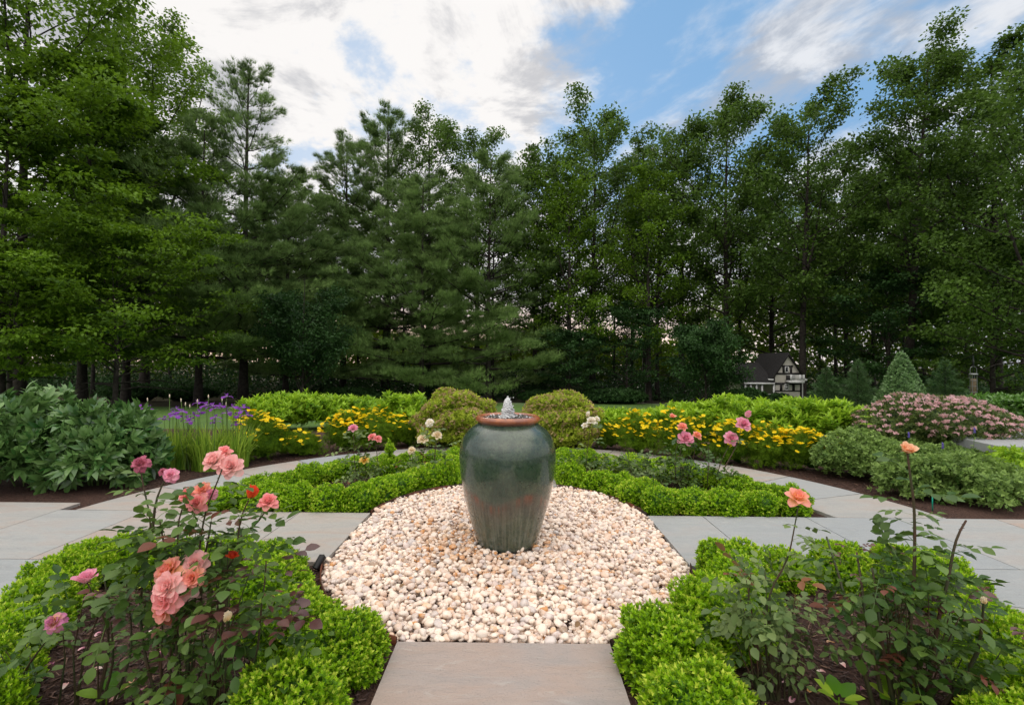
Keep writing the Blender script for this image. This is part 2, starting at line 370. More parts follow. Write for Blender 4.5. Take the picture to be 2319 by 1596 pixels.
# ---------------------------------------------------------------- bluestone paths
def paths():
    mb = MB(); J = .004; zt = .052; rg = random.Random(5)
    def slab(poly, tone): prism(mb, poly, .0, zt, tone)
    def rect(x0, x1, y0, y1, tone): slab([(CX+x0+J, CY+y0+J), (CX+x1-J, CY+y0+J), (CX+x1-J, CY+y1-J), (CX+x0+J, CY+y1-J)], tone)
    ri = lambda: math.sqrt(RIN**2-HW**2)
    for y0, y1, t in ((-2.75, -CF, .95), (-3.34, -2.75, .3), (-4.46, -3.34, .5), (-6, -4.46, .4)): rect(-HW, HW, y0, y1, t)
    for y0, y1, t in ((CB, 2.4, .45), (2.4, 3.34, .2)): rect(-HW, HW, y0, y1, t)
    xs = [-CC, -2.12, -2.9, -3.68, -4.58, -5.5, -6.6, -7.8, -9.2]; ts = [.60, .52, .72, .35, .48, .2, .35, .5]
    for a, b, t in zip(xs, xs[1:], ts): rect(b, a, -HW, HW+(.24 if a < -4.5 else 0), t)
    xs = [CC, 1.96, 3.0, 3.9, 4.9, 5.9, 7.0, 8.4]; ts = [.22, .12, .05, .3, .75, .2, .4]
    for a, b, t in zip(xs, xs[1:], ts): rect(a, b, -HW, HW, t)
    # ring of wedge slabs, its back half and its front half, cut by the arms
    def ring(a0, a1, n):
        for k in range(n):
            u, v = a0+(a1-a0)*k/n, a0+(a1-a0)*(k+1)/n; g = J*1.4/RIN; m = 5
            aa = np.linspace(u+g, v-g, m)
            def clampy(x, y):      # cut at the edge of the side arms
                top = HW+J if y > 0 else -HW-J
                if y > 0 and y < top: y = top
                if y < 0 and y > top: y = top
                return (CX+x, CY+y)
            p = [clampy(RIN*math.cos(q), RIN*math.sin(q)) for q in aa]+[clampy(ROUT*1.0*math.cos(q), ROUT*math.sin(q)) for q in aa[::-1]]
            slab(p, rg.choice([.05, .12, .2, .3, .45, .55, .65]))
    ring(math.asin(HW/ROUT)+.0, math.pi-math.asin(HW/ROUT), 14)
    ring(-math.pi+math.asin(HW/ROUT), -math.asin(HW/ROUT), 14)
    o = tag(mb.build('path', M['stone']), kind='structure')
    b = o.modifiers.new('bevel', 'BEVEL'); b.width = .003; b.segments = 1
paths()
# ---------------------------------------------------------------- steel edging around the pebbles
M['rust'] = simple('rusty_steel', (.035, .026, .022), .6, .3, .3, 60, (.17, .055, .028), 5)
RB = math.hypot(CC, HW)
def edging():
    a1 = math.atan2(HW, CC); a2 = math.atan2(CB, HW); a3 = math.atan2(CF, HW)
    for nm, s0, s1 in (('back right', a1, a2), ('back left', math.pi-a2, math.pi-a1), ('front left', math.pi+a1, math.pi+a3), ('front right', 2*math.pi-a3, 2*math.pi-a1)):
        mb = MB(); aa = np.linspace(s0, s1, 26); pts = []
        for dr_, z in ((-.003, -.02), (-.003, .075), (.004, .075), (.004, -.02)):
            r = rb(aa)+dr_; pts.append(np.stack([CX+r*np.cos(aa), CY+r*np.sin(aa), np.full(26, z)], -1))
        V = np.stack(pts, 1).reshape(-1, 3); i = np.arange(25)[:, None]*4; j = np.arange(4)[None]; j2 = (j+1) % 4
        mb.add(V, np.stack([i+j, i+4+j, i+4+j2, i+j2], -1).reshape(-1, 4))
        tag(mb.build('steel_edging', M['rust'], smooth=False), 'thin rusty steel edging strip between the white pebbles and the %s boxwood bed' % nm, 'edging', 'steel edging strips around the pebble circle')
edging()
# ---------------------------------------------------------------- pebbles
def ico(sub):
    import bmesh
    bm = bmesh.new(); bmesh.ops.create_icosphere(bm, subdivisions=sub, radius=1); bm.verts.ensure_lookup_table()
    V = np.array([v.co[:] for v in bm.verts]); F = np.array([[v.index for v in f.verts] for f in bm.faces]); bm.free(); return V, F
def pebmat():
    m, w = mat('river_pebble'); v = w.n('ShaderNodeAttribute', attribute_name='v').outputs['Fac']
    co = w.n('ShaderNodeTexCoord').outputs['Object']
    r = w.n('ShaderNodeValToRGB'); cr = r.color_ramp; cr.interpolation = 'LINEAR'
    st = [(0, (.78, .65, .55)), (.25, (.86, .71, .58)), (.42, (.60, .50, .46)), (.55, (.72, .50, .36)), (.66, (.52, .47, .45)), (.74, (.72, .48, .30)), (.82, (.50, .32, .20)), (.90, (.58, .27, .09)), (.96, (.34, .24, .17)), (1, (.16, .16, .17))]
    cr.elements[0].position = 0; cr.elements[0].color = (*st[0][1], 1); cr.elements[1].position = 1; cr.elements[1].color = (*st[-1][1], 1)
    for p_, c_ in st[1:-1]: e = cr.elements.new(p_); e.color = (*c_, 1)
    w.link(v, r.inputs[0])
    n = w.noise(co, 55, 6, .65, .6); c = w.mix(w.math('MULTIPLY', w.ss(n, .5, .68), .45), r.outputs[0], (.62, .42, .30))
    c = w.mix(w.math('MULTIPLY', w.ss(w.noise(co, 24, 5, .6, 1.), .56, .40), .35), c, (.82, .76, .71))
    p = w.n('ShaderNodeBsdfPrincipled', i_Roughness=.55); w.link(c, p.inputs['Base Color']); p.inputs['Specular IOR Level'].default_value = .35
    b = w.n('ShaderNodeBump', i_Strength=.4, i_Distance=.004); w.link(n, b.inputs['Height']); w.link(b.outputs[0], p.inputs['Normal'])
    o = w.n('ShaderNodeOutputMaterial'); w.link(p.outputs[0], o.inputs[0]); return m
M['peb'] = pebmat()
M['sand'] = groundmat('pebble_base', ((.60, .50, .42), (.52, .43, .36), (.66, .58, .5)), 6, .01)
def pebtemplates(n, sub, seed):
    r = np.random.default_rng(seed); V, F = ico(sub); out = []
    for i in range(n):
        W = V.copy()
        for k in range(5):       # a few flattened facets make a worn but not perfect stone
            d = nz(r.normal(size=(1, 3)))[0]; h = r.uniform(.42, .82); t = W@d
            W -= np.outer(np.clip(t-h, 0, None)*.8, d)
        W += nz(V)*(np.sin(V@r.normal(size=3)*3+r.uniform(0, 6))*.06)[:, None]
        out.append((W*A(1, r.uniform(.62, .9), r.uniform(.45, .7)), F))
    return out
UX, UY = -.055, 4.10
def pebble_bed():
    r = np.random.default_rng(11)
    def inside(x, y, m=0.):
        dx, dy = x-CX, y-CY
        return (np.hypot(dx, dy) < rb(np.arctan2(dy, dx))-.02-m) & (np.abs(dx) < CC-.02-m) & (dy > -CF+.012+m) & (dy < CB-.02-m)
    a = np.arange(64)*2*math.pi/64; mb0 = MB()
    poly = [(CX+max(-CC, min(CC, float(rb(q))*math.cos(q))), CY+max(-CF, min(CB, float(rb(q))*math.sin(q)))) for q in a]
    prism(mb0, poly, -.02, .020); tag(mb0.build('pebble_base', M['sand']), kind='structure')
    T = pebtemplates(10, 2, 4); mb = MB()
    for layer, (sp, z0) in enumerate(((.042, .030), (.042, .050), (.070, .066))):
        g = np.arange(-1.85, 1.85, sp); X, Y = np.meshgrid(g, g); X[1::2] += sp/2
        X = CX+X.ravel()+r.uniform(-.5, .5, X.size)*sp*.75; Y = CY+Y.ravel()+r.uniform(-.5, .5, Y.size)*sp*.75
        k = inside(X, Y, .004*layer) & (np.hypot(X-UX, Y-UY) > .255); X, Y = X[k], Y[k]
        m = len(X); s = r.uniform(.020, .031, m)*r.choice([.55, .75, .9, 1, 1.15, 1.4], m)
        du = np.hypot(X-UX+.22, Y-UY+.02)
        # the pebbles splashed by the fountain are stained ochre and brown
        wet = np.clip(1.3-du/.62, 0, 1)*np.clip(.75-(X-UX)*.8, .25, 1.1)
        v = r.choice([.02, .12, .25, .3, .42, .55, .62, .66], m, p=[.14, .17, .19, .12, .12, .13, .07, .06])+r.uniform(-.03, .03, m)
        st = r.random(m); stain = st < wet*.8; v[stain] = r.choice([.66, .72, .76, .82, .88, .9, .95], stain.sum())
        rare = (~stain) & (r.random(m) < .08); v[rare] = r.choice([.7, .74, .78, .9, .96], rare.sum())
        Z = z0+r.uniform(-.006, .008, m)+.012*np.sin(X*5)*np.sin(Y*4+1)
        yaw = r.uniform(0, 6.28, m); nrm = nz(np.stack([r.normal(0, .45, m), r.normal(0, .45, m), np.ones(m)], -1))
        d = np.stack([np.cos(yaw), np.sin(yaw), np.zeros(m)], -1); R = frames(d, nrm)
        which = r.integers(0, len(T), m)
        for i, t in enumerate(T):
            q = which == i; scatter(mb, t, np.stack([X, Y, Z], -1)[q], R[q], s[q][:, None]*A(1, 1.2, 1)[None], v[q].clip(0, 1))
    tag(mb.build('pebbles', M['peb'], smooth=True), 'rounded white and cream river pebbles filling the circle round the urn', 'pebbles', kind='stuff')
    # three stones that stand out
    for (px, py, s, v, lab, ax) in ((968, 1232, .042, .80, 'large upright brown stone among the pebbles left of the urn', (1, .7, 1.35)),
                                (1098, 1258, .038, 1., 'dark grey stone lying against the foot of the urn', (1.2, .8, .8)),
                                (1062, 1232, .036, .9, 'shiny ochre stone touching the left side of the urn foot', (1.1, .8, .8))):
        g = G(px, py, .05); mbb = MB(); scatter(mbb, T[2], g[None]+A(0, 0, .012), frames(A((.8, .5, 0)), A((0, .2, 1))), (s*np.array(ax))[None], [v])
        o = mbb.build('stone', M['peb'], smooth=True); tag(o, lab, 'stone')
    dry = leafmat('dry_leaf', (.16, .09, .04), (.26, .16, .08), .7, .1)
    for (px, py, s, lab) in ((1303, 1420, .05, 'curled dry brown leaf on the pebbles in front of the urn'), (1225, 1352, .035, 'small dry leaf on the pebbles just below the urn'), (905, 1330, .04, 'dry leaf on the pebbles at the left of the circle'), (1500, 1215, .035, 'dry leaf on the pebbles near the right path')):
        g = G(px, py, .085); mbb = MB(); scatter(mbb, LEAFR, g[None], frames(A((.5, .6, .3)), A((.2, -.4, 1))), A((s*1., s, s*2.5)), [.4]); tag(mbb.build('dry_leaf', dry), lab, 'leaf', 'dry leaves on the pebbles')
pebble_bed()
# ---------------------------------------------------------------- the urn fountain
def urnmat():
    m, w = mat('green_glaze'); co = w.n('ShaderNodeTexCoord').outputs['Object']; sp = w.n('ShaderNodeSeparateXYZ'); w.link(co, sp.inputs[0])
    x, y, z = sp.outputs
    ang = w.math('ARCTAN2', x, w.math('MULTIPLY', y, -1))
    av = w.n('ShaderNodeCombineXYZ'); w.link(w.math('MULTIPLY', ang, 14), av.inputs[0]); w.link(w.math('MULTIPLY', z, 1.1), av.inputs[1])
    drip = w.noise(av.outputs[0], 1.6, 5, .6); n1 = w.noise(co, 5, 6, .6, .4); n2 = w.noise(co, 90, 5, .7); n3 = w.noise(co, 26, 5, .65)
    c = w.mix(w.ss(n1, .35, .65), (.024, .050, .030), (.075, .105, .055))
    c = w.mix(w.math('MULTIPLY', w.ss(x, .35, -.35), .35), c, (.030, .065, .075))
    c = w.mix(w.math('MULTIPLY', w.ss(n2, .50, .62), .8), c, (.015, .028, .018))
    c = w.mix(w.math('MULTIPLY', w.ss(w.noise(co, 42, 4, .65), .50, .60), .6), c, (.018, .034, .022))
    c = w.mix(w.math('MULTIPLY', w.ss(n3, .58, .75), .3), c, (.20, .27, .20))
    low = w.ss(z, .52, .36)
    c = w.mix(w.math('MULTIPLY', low, w.ss(drip, .42, .62, .1, .6)), c, (.17, .18, .14))
    c = w.mix(w.math('MULTIPLY', low, w.math('MULTIPLY', w.ss(drip, .5, .36), .6)), c, (.035, .055, .04))
    # scalloped rust coloured band where the glazes meet
    wv = w.n('ShaderNodeCombineXYZ'); w.link(w.math('MULTIPLY', ang, 1.), wv.inputs[0])
    off = w.math('MULTIPLY', w.math('ADD', w.math('SINE', w.math('ADD', w.math('MULTIPLY', ang, 4.4), -.4)), w.math('MULTIPLY', w.math('SUBTRACT', w.noise(wv.outputs[0], 1.8, 4, .6), .5), 2.2)), .045)
    dz = w.math('SUBTRACT', w.math('SUBTRACT', z, .435), off)
    band = w.math('MULTIPLY', w.ss(dz, .030, .0), w.ss(dz, -.085, -.0))
    c = w.mix(w.math('MULTIPLY', band, w.ss(w.noise(wv.outputs[0], 3.4, 4, .7), .47, .56, .04, .9)), c, (.17, .055, .020))
    halo = w.math('MULTIPLY', w.ss(dz, .055, .02), w.ss(dz, -.22, -.05)); c = w.mix(w.math('MULTIPLY', halo, .35), c, (.09, .045, .04))
    p = w.n('ShaderNodeBsdfPrincipled', i_Roughness=.30); w.link(c, p.inputs['Base Color'])
    w.link(w.ss(n3, .3, .7, .2, .42), p.inputs['Roughness']); p.inputs['Coat Weight'].default_value = .75; p.inputs['Coat Roughness'].default_value = .10
    b = w.n('ShaderNodeBump', i_Strength=.3, i_Distance=.006); w.link(w.math('ADD', w.math('MULTIPLY', n2, .5), n3), b.inputs['Height']); w.link(b.outputs[0], p.inputs['Normal'])
    o = w.n('ShaderNodeOutputMaterial'); w.link(p.outputs[0], o.inputs[0]); return m
def rimmat():
    m, w = mat('copper_glaze'); co = w.n('ShaderNodeTexCoord').outputs['Object']
    c = w.mix(w.ss(w.noise(co, 7, 6, .6, .5), .38, .62), (.40, .13, .045), (.22, .07, .04)); c = w.mix(w.math('MULTIPLY', w.ss(w.noise(co, 60, 4), .55, .7), .5), c, (.10, .035, .02))
    p = w.n('ShaderNodeBsdfPrincipled', i_Roughness=.28); w.link(c, p.inputs['Base Color']); p.inputs['Coat Weight'].default_value = .5; p.inputs['Coat Roughness'].default_value = .12
    o = w.n('ShaderNodeOutputMaterial'); w.link(p.outputs[0], o.inputs[0]); return m
def watermat():
    m, w = mat('water'); co = w.n('ShaderNodeTexCoord').outputs['Object']
    p = w.n('ShaderNodeBsdfPrincipled', i_Roughness=.06); p.inputs['Base Color'].default_value = (.035, .028, .022, 1); p.inputs['Specular IOR Level'].default_value = .8
    b = w.n('ShaderNodeBump', i_Strength=1, i_Distance=.03); w.link(w.noise(co, 22, 3, .5, .5), b.inputs['Height']); w.link(b.outputs[0], p.inputs['Normal'])
    o = w.n('ShaderNodeOutputMaterial'); w.link(p.outputs[0], o.inputs[0]); return m
def foammat():
    m, w = mat('splashing_water'); p = w.n('ShaderNodeBsdfPrincipled', i_Roughness=.12); p.inputs['Base Color'].default_value = (.92, .94, .95, 1)
    p.inputs['Transmission Weight'].default_value = .3; p.inputs['IOR'].default_value = 1.33
    o = w.n('ShaderNodeOutputMaterial'); w.link(p.outputs[0], o.inputs[0]); return m
def urn():
    t = thing('urn_fountain', 'tall green glazed urn fountain with a rust band standing on white pebbles', 'fountain', (UX, UY, .045))
    k = .272/70.0     # half widths read off the photograph
    prof = [(.0, .0), (.235, .0), (.255, .012), (.262, .03), (.284, .10), (.307, .18), (.330, .26), (.352, .34), (.372, .42), (.388, .50), (.402, .58), (.412, .66), (.417, .735), (.413, .80), (.400, .86), (.376, .915), (.345, .957), (.308, .988), (.275, 1.006), (.256, 1.018), (.250, 1.03)]
    P2 = np.array(prof); s = np.concatenate([[0], np.cumsum(np.hypot(*np.diff(P2, axis=0).T))]); q = np.concatenate([[0, .235], np.linspace(.26, s[-1], 60)])
    pr = np.stack([np.interp(q, s, P2[:, 0]), np.interp(q, s, P2[:, 1])], -1)
    for _ in range(3): pr[3:-1] = (pr[2:-2]+2*pr[3:-1]+pr[4:])/4
    mb = MB(); lathe(mb, pr, 96); mb.build('body', urnmat(), t, True)
    a = np.linspace(-1.9, 4.0, 26); rim = [(.250, 1.022)]+[(.250+.029*math.cos(q)*1.0, 1.060+.028*math.sin(q)) for q in np.linspace(-1.3, 3.3, 22)]+[(.214, 1.02), (.208, .96)]
    mb = MB(); lathe(mb, rim, 96); mb.build('rim', rimmat(), t, True)
    rg = np.random.default_rng(2); mb = MB(); N = 48; rr = np.linspace(0, .221, 12); aa = np.arange(N)*2*math.pi/N
    Z = 1.072+.004*rg.normal(size=(12, N)); Z[0] = 1.075
    V = np.stack([rr[:, None]*np.cos(aa), rr[:, None]*np.sin(aa), Z], -1); i = np.arange(11)[:, None]*N; j = np.arange(N)[None]
    mb.add(V, np.stack([i+j, i+N+j, i+N+(j+1) % N, i+(j+1) % N], -1).reshape(-1, 4)); wat = mb.build('water_surface', watermat(), t, True)
    V0, F0 = ico(3); mb = MB(); K = 40; N2 = 56; hs = np.linspace(0, 1, N2); an = np.arange(K)*2*math.pi/K      # one ragged bubbling column
    hh, aa_ = np.meshgrid(hs, an, indexing='ij'); rad = .055*(1-hh)**.6*(1-.12*np.sin(hh*8)**2)+.007
    for q in range(22):
        f1, f2 = rg.integers(4, 15), rg.uniform(30, 110)*rg.choice([-1, 1]); rad = rad*(1+.045*np.sin(aa_*f1+hh*f2+rg.uniform(0, 6)))
    ox = .006*np.sin(hh*5+1)*hh; oy = .005*np.sin(hh*6+2)*hh
    Vc = np.stack([rad*np.cos(aa_)+ox, rad*np.sin(aa_)+oy, 1.070+hh*.172+.006*np.sin(aa_*5+hh*30)*(1-hh)], -1); i = np.arange(N2-1)[:, None]*K; j = np.arange(K)[None]
    mb.add(Vc.reshape(-1, 3), np.stack([i+j, i+(j+1) % K, i+K+(j+1) % K, i+K+j], -1).reshape(-1, 4)); mb.build('water_jet', foammat(), t, True); mb = MB()
    for q in range(70):
        an_ = rg.uniform(0, 6.28); rd = rg.uniform(.03, .215) if q < 45 else rg.uniform(.01, .05); s_ = rg.uniform(.002, .006)
        mb.add(V0*A(1.6, 1.6, .8)*s_+A(rd*math.cos(an_), rd*math.sin(an_), 1.077+rg.uniform(0, .006)+(.02*rg.random() if rd < .09 else 0)+(rg.uniform(.02, .16) if q >= 45 else 0)), F0)
    tag(mb.build('splashes', foammat(), t, True), kind='stuff')
urn()
# ---------------------------------------------------------------- mulch chips and fallen petals
def chips():
    r = np.random.default_rng(8); mb = MB()
    B = (A((-.5,0,-.5),(.5,0,-.5),(.5,0,.5),(-.5,0,.5),(-.4,1,-.4),(.4,1,-.4),(.4,1,.4),(-.4,1,.4)), A((0,1,2,3),(7,6,5,4),(0,4,5,1),(1,5,6,2),(2,6,7,3),(3,7,4,0)).astype(int))
    X = r.uniform(-4.6, 4.6, 90000); Y = r.uniform(1.6, 10, 90000); d = np.hypot(X-CX, Y-CY)
    dens = np.clip((3.4/np.hypot(X, Y))**2, 0, 1)
    ok = (r.random(len(X)) < dens*1.3) & (((d > 1.57) & (d < RIN-.03) & (np.abs(X-CX) > HW+.03) & (np.abs(Y-CY) > HW+.03)) | ((d > ROUT+.03) & (np.abs(Y-CY) > HW+.03)))
    X, Y = X[ok], Y[ok]; m = len(X); a = r.uniform(0, 6.28, m)
    D = np.stack([np.cos(a), np.sin(a), r.normal(0, .18, m)], -1); Nn = np.stack([r.normal(0, .3, m), r.normal(0, .3, m), np.ones(m)], -1)
    sc = np.stack([r.uniform(.004, .011, m), r.uniform(.02, .06, m), r.uniform(.002, .005, m)], -1)
    scatter(mb, B, np.stack([X, Y, np.full(m, .026)+r.uniform(0, .012, m)], -1), frames(D, Nn), sc, r.random(m))
    m_, w = mat('mulch_chip'); v = w.n('ShaderNodeAttribute', attribute_name='v').outputs['Fac']
    rp = w.n('ShaderNodeValToRGB'); e = rp.color_ramp.elements; e[0].color = (.030, .016, .013, 1); e[1].color = (.20, .115, .08, 1); q = e.new(.75); q.color = (.085, .046, .036, 1); w.link(v, rp.inputs[0])
    p = w.n('ShaderNodeBsdfPrincipled', i_Roughness=.85); w.link(rp.outputs[0], p.inputs['Base Color']); o = w.n('ShaderNodeOutputMaterial'); w.link(p.outputs[0], o.inputs[0])
    tag(mb.build('mulch_chips', m_), 'shredded dark brown bark mulch covering the flower beds', 'mulch', kind='stuff')
chips()
# ---------------------------------------------------------------- shrub building
def hemi(n, r, low=-.15):
    z = r.uniform(low, 1, n); a = r.uniform(0, 6.283, n); q = np.sqrt(np.clip(1-z*z, 0, 1)); return np.stack([q*np.cos(a), q*np.sin(a), z], -1)
def lumpy(D, r, amp, k=5):
    s = np.zeros(len(D))
    for _ in range(k): s += np.sin(D@r.normal(size=3)*r.uniform(3, 7)+r.uniform(0, 6.28))
    return 1+amp*s/math.sqrt(k)
def shrub(seed, rx, ry, h, n, T, sc, amp=.1, depth=.25, up=.5, tilt=.35, core=.8, low=-.1, zc=.35, mb=None, var=(0, 1), boxy=0.):
    """foliage on and just inside a lumpy dome; T a list of leaf-group templates pointing along +y"""
    r = np.random.default_rng(seed); mb = mb or MB(); D = hemi(n, r, low); L = lumpy(D, np.random.default_rng(seed+77), amp)
    if boxy: D = D/np.maximum(np.abs(D).max(1, keepdims=True), .5)*(boxy)+D*(1-boxy)
    rad = L*(1-depth*r.random(n)**2); S = A(rx, ry, h*(1-zc)); Q = D*rad[:, None]*S+A(0, 0, h*zc)
    Q[:, 2] = np.maximum(Q[:, 2], .012)
    nrm = nz(D/S); d = nz(nrm*(1-up)+A(0, 0, up)+r.normal(0, tilt, (n, 3))); F = frames(d, nrm+r.normal(0, .4, (n, 3)))
    w = r.integers(0, len(T), n); cl = .5+.28*np.sin(Q@r.normal(size=3)*6/rx*.3); v = (np.clip(cl*.4+r.random(n)*.6, 0, 1))*(var[1]-var[0])+var[0]
    s = sc*r.uniform(.75, 1.2, n)
    for i, t in enumerate(T):
        q = w == i; scatter(mb, t, Q[q], F[q], s[q], v[q])
    if core:  # solid dark core, added inside to block light through the leaves
        V, Fc = ico(3); Dv = nz(V); W = Dv*(lumpy(Dv, np.random.default_rng(seed+77), amp)*core)[:, None]*S+A(0, 0, h*zc); W[:, 2] = np.maximum(W[:, 2], 0)
        mb.add(W, Fc, 0.)
    return mb
# ---------------------------------------------------------------- boxwood
BT = [sprig(7, i, LEAF5, .55, .62) for i in range(4)]
BT5 = [sprig(5, 9+i, LEAF4, .55, .62) for i in range(4)]
def boxwoods():
    near, mid = [], []
    for i in range(4):
        t = thing('boxwood_shrub', 'x', 'shrub'); shrub(20+i, .195, .195, .275, 2300, BT, .030, .15, .3, .45, .5, .72, low=-.5).build('foliage', M['box'], t); near.append(t)
    for i in range(3):
        t = thing('boxwood_shrub', 'x', 'shrub'); shrub(40+i, .20, .20, .265, 1500, BT5, .036, .15, .25, .45, .45, .76, low=-.5).build('foliage', M['box'], t); mid.append(t)
    used = set(); r = random.Random(4); G_ = 'rounded boxwood shrubs edging the rose beds'
    words = ['first', 'second', 'third', 'fourth', 'fifth', 'sixth', 'seventh', 'eighth', 'ninth', 'tenth', 'eleventh', 'twelfth', 'thirteenth', 'fourteenth']
    def put(x, y, lab, sc=1., hz=1.):
        P0 = near if y < 4.0 else mid
        p = r.choice(P0); lo = (x, y, .01); rz = r.uniform(0, 6.28); S = (sc*r.uniform(.92, 1.1), sc*r.uniform(.92, 1.1), hz*r.uniform(.88, 1.14))
        un = [q for q in P0 if q.name not in used]
        if un:
            p = un[0]; used.add(p.name); p.location = lo; p.rotation_euler = (0, 0, rz); p.scale = S; p['label'] = lab; p['group'] = G_
        else: copy_tree(p, lo, rz, S, lab, G_)
    for sx, sy, bed in ((-1, 1, 'back left'), (1, 1, 'back right'), (-1, -1, 'front left'), (1, -1, 'front right')):
        ins = .225; e = HW+ins; rin = RB+ins+(.05 if sy < 0 else 0); ro = RIN-ins-.02; st = .345 if sy > 0 else .36
        R_ = lambda a: float(rb(a*sy))+ins+(.075 if sy < 0 else 0)
        a1 = math.asin(e/rin); a2 = math.acos(e/R_(1.2)); n = max(2, round((a2-a1)*rin*1.05/st))
        arc = [(R_(q)*math.cos(q), R_(q)*math.sin(q)) for q in [a1+(a2-a1)*k/n for k in range(n+1)]]
        side = 'left' if sx < 0 else 'right'
        if sy < 0: n = max(2, round(n*.82)); arc = [(R_(q)*math.cos(q), R_(q)*math.sin(q)) for q in [a1+(a2-a1)*k/n for k in range(n+1)]]
        n2 = int((math.sqrt(ro*ro-e*e)-arc[0][0]-.1)/st); arm = [(arc[0][0]+(k+1)*st, e) for k in range(n2)]
        s3 = st*(1.2 if sy < 0 else 1); n3 = int((math.sqrt(ro*ro-e*e)-arc[-1][1]-.1)/s3); mid_ = [(e+(.05 if sy < 0 else 0), arc[-1][1]+(k+1)*s3) for k in range(n3)]
        b1 = math.asin(e/ro); n4 = round((math.pi/2-2*b1)*ro/(st*1.06)); rg = [(ro*math.cos(b1+(math.pi/2-2*b1)*k/n4), ro*math.sin(b1+(math.pi/2-2*b1)*k/n4)) for k in range(n4+1)]
        for nm, L in (('of the pebble side row, from the %s path' % side, arc), ('of the %s path row, outward from the pebbles' % side, arm),
                      ('of the %s path row, from the pebbles' % ('far' if sy > 0 else 'near'), mid_), ('of the curved outer row, from the %s path' % side, rg)):
            for k, (x, y) in enumerate(L):
                X, Y = CX+sx*x+r.uniform(-.025, .025), CY+sy*y+r.uniform(-.02, .02)
                if Y < 1.55 or abs(X) > 1.18*Y+.5: continue
                hz = 1.0; sc = 1.0 if sy > 0 else .9
                if sy < 0 and (nm.startswith('of the pebble') or 'near' in nm): sc, hz = (1.2, 1.12) if sx > 0 else (1.1, 1.05)
                if sy < 0 and sx < 0 and (nm.startswith('of the pebble') or 'near' in nm): X -= (.07 if 'near' in nm else .02)
                if sy > 0 and nm.startswith('of the curved'): hz = .95
                put(X, Y, '%s bed boxwood, %s %s' % (bed, words[k], nm), sc, hz)
    # a taller pointed one between the roses
    g = G(882, 1098); t = thing('boxwood_shrub', 'tall pointed boxwood standing among the roses of the back left bed', 'shrub', (*g[:2], .01))
    shrub(61, .19, .19, .36, 1500, BT5, .034, .14, .25, .6, .4, .75).build('foliage', M['box'], t)
    m2 = shrub(63, .06, .06, .2, 160, BT5, .04, .2, .5, .8, .3, .4); m2.build('leader', M['box'], t, off=(0, 0, -.33))
boxwoods()
# ---------------------------------------------------------------- garden flowers
def disc_flower(n, seed=1, w=.5, cup=.25):
    V = []; F = []; v = []
    for i in range(n):
        a = i*6.283/n; b = .5*6.283/n*w*1.6; c, s = math.cos, math.sin
        V += [(0, 0, 0), (c(a-b)*.7, s(a-b)*.7, cup*.6), (c(a), s(a), cup), (c(a+b)*.7, s(a+b)*.7, cup*.6)]; v += [0, .7, 1, .7]; F.append((4*i, 4*i+1, 4*i+2, 4*i+3))
    return np.array(V, float), np.array(F), np.array(v, float)
def one_mesh(name, V, F, v, m):
    o = MB().add(V, F, v).build(name, m); C.objects.unlink(o); me = o.data; bpy.data.objects.remove(o); return me
def inst(name, me, parent, loc, rot=(0, 0, 0), s=1., label=None):
    o = bpy.data.objects.new(name, me); C.objects.link(o); o.parent = parent; o.location = [float(q) for q in loc]; o.rotation_euler = rot
    o.scale = (s, s, s) if np.isscalar(s) else s
    if label: o['label'] = label
    return o
def coreopsis():
    T = [tuft(12, i, .035, .6) for i in range(4)]
    V, F, v = disc_flower(8, w=.75); V2, F2 = ico(1)
    mb = MB().add(V, F, v).add(V2*A(.22, .22, .16)+A(0, 0, .08), F2, .0); o = mb.build('flower', M['yellow']); fm = o.data; bpy.data.objects.remove(o)
    L = [(585, 1046, 150, 100, 60, 'left of the lawn gap beside the irises'), (668, 1038, 120, 52, 12, 'low and few-flowered, between two fuller ones left of the urn'), (775, 1026, 110, 86, 40, 'left one of the pair behind the pink roses'), (848, 1024, 140, 92, 62, 'fullest one behind the pink roses on the left'),
         (922, 1015, 90, 55, 4, 'almost without flowers, next to the left gold spirea'), (1385, 1022, 80, 62, 12, 'smallest one beside the right gold spirea'), (1452, 1034, 110, 84, 38, 'round one between the white rose and the coral roses'),
         (1560, 1046, 170, 104, 85, 'widest and most floriferous, behind the coral roses'), (1668, 1058, 130, 88, 45, 'behind the two mauve roses'), (1760, 1066, 130, 92, 45, 'to the right of the mauve roses'), (1846, 1074, 120, 94, 40, 'rightmost, beside the grey-green bushes')]
    r = np.random.default_rng(6)
    for k, (px, py, w, h, nf, lab) in enumerate(L):
        g = G(px, py); d = g[1]; rx = w/FPX*d*.40; H = h/FPX*d*1.0
        t = thing('coreopsis_plant', 'feathery yellow-flowered coreopsis clump, '+lab if nf > 8 else 'feathery green coreopsis clump, '+lab, 'flowering plant', (g[0], d+.15, .01), 'yellow coreopsis clumps in the back bed')
        shrub(100+k, rx, rx*.8, H*.93, int(1900*rx/.4), T, .085, .27, .4, .75, .3, .55, low=-.6, zc=.45).build('foliage', M['coreo'], t)
        D = hemi(nf*9, r, .0); D = D[r.random(len(D)) < .22+.78*D[:, 2]]; D = D[(D[:, 1] < .5)][:min(98, int(nf*2.4))]; Lf = lumpy(D, np.random.default_rng(100+k+77), .27); D = D*Lf[:, None]
        for q in D:
            p = q*A(rx+.05, rx*.8+.05, H*.93*.55)*r.uniform(.98, 1.08)+A(0, 0, H*.93*.45+.055)
            inst('flower', fm, t, p, (r.uniform(-.2, .6)+.2, r.uniform(-.4, .4), r.uniform(0, 6)), r.uniform(.032, .044))
coreopsis()
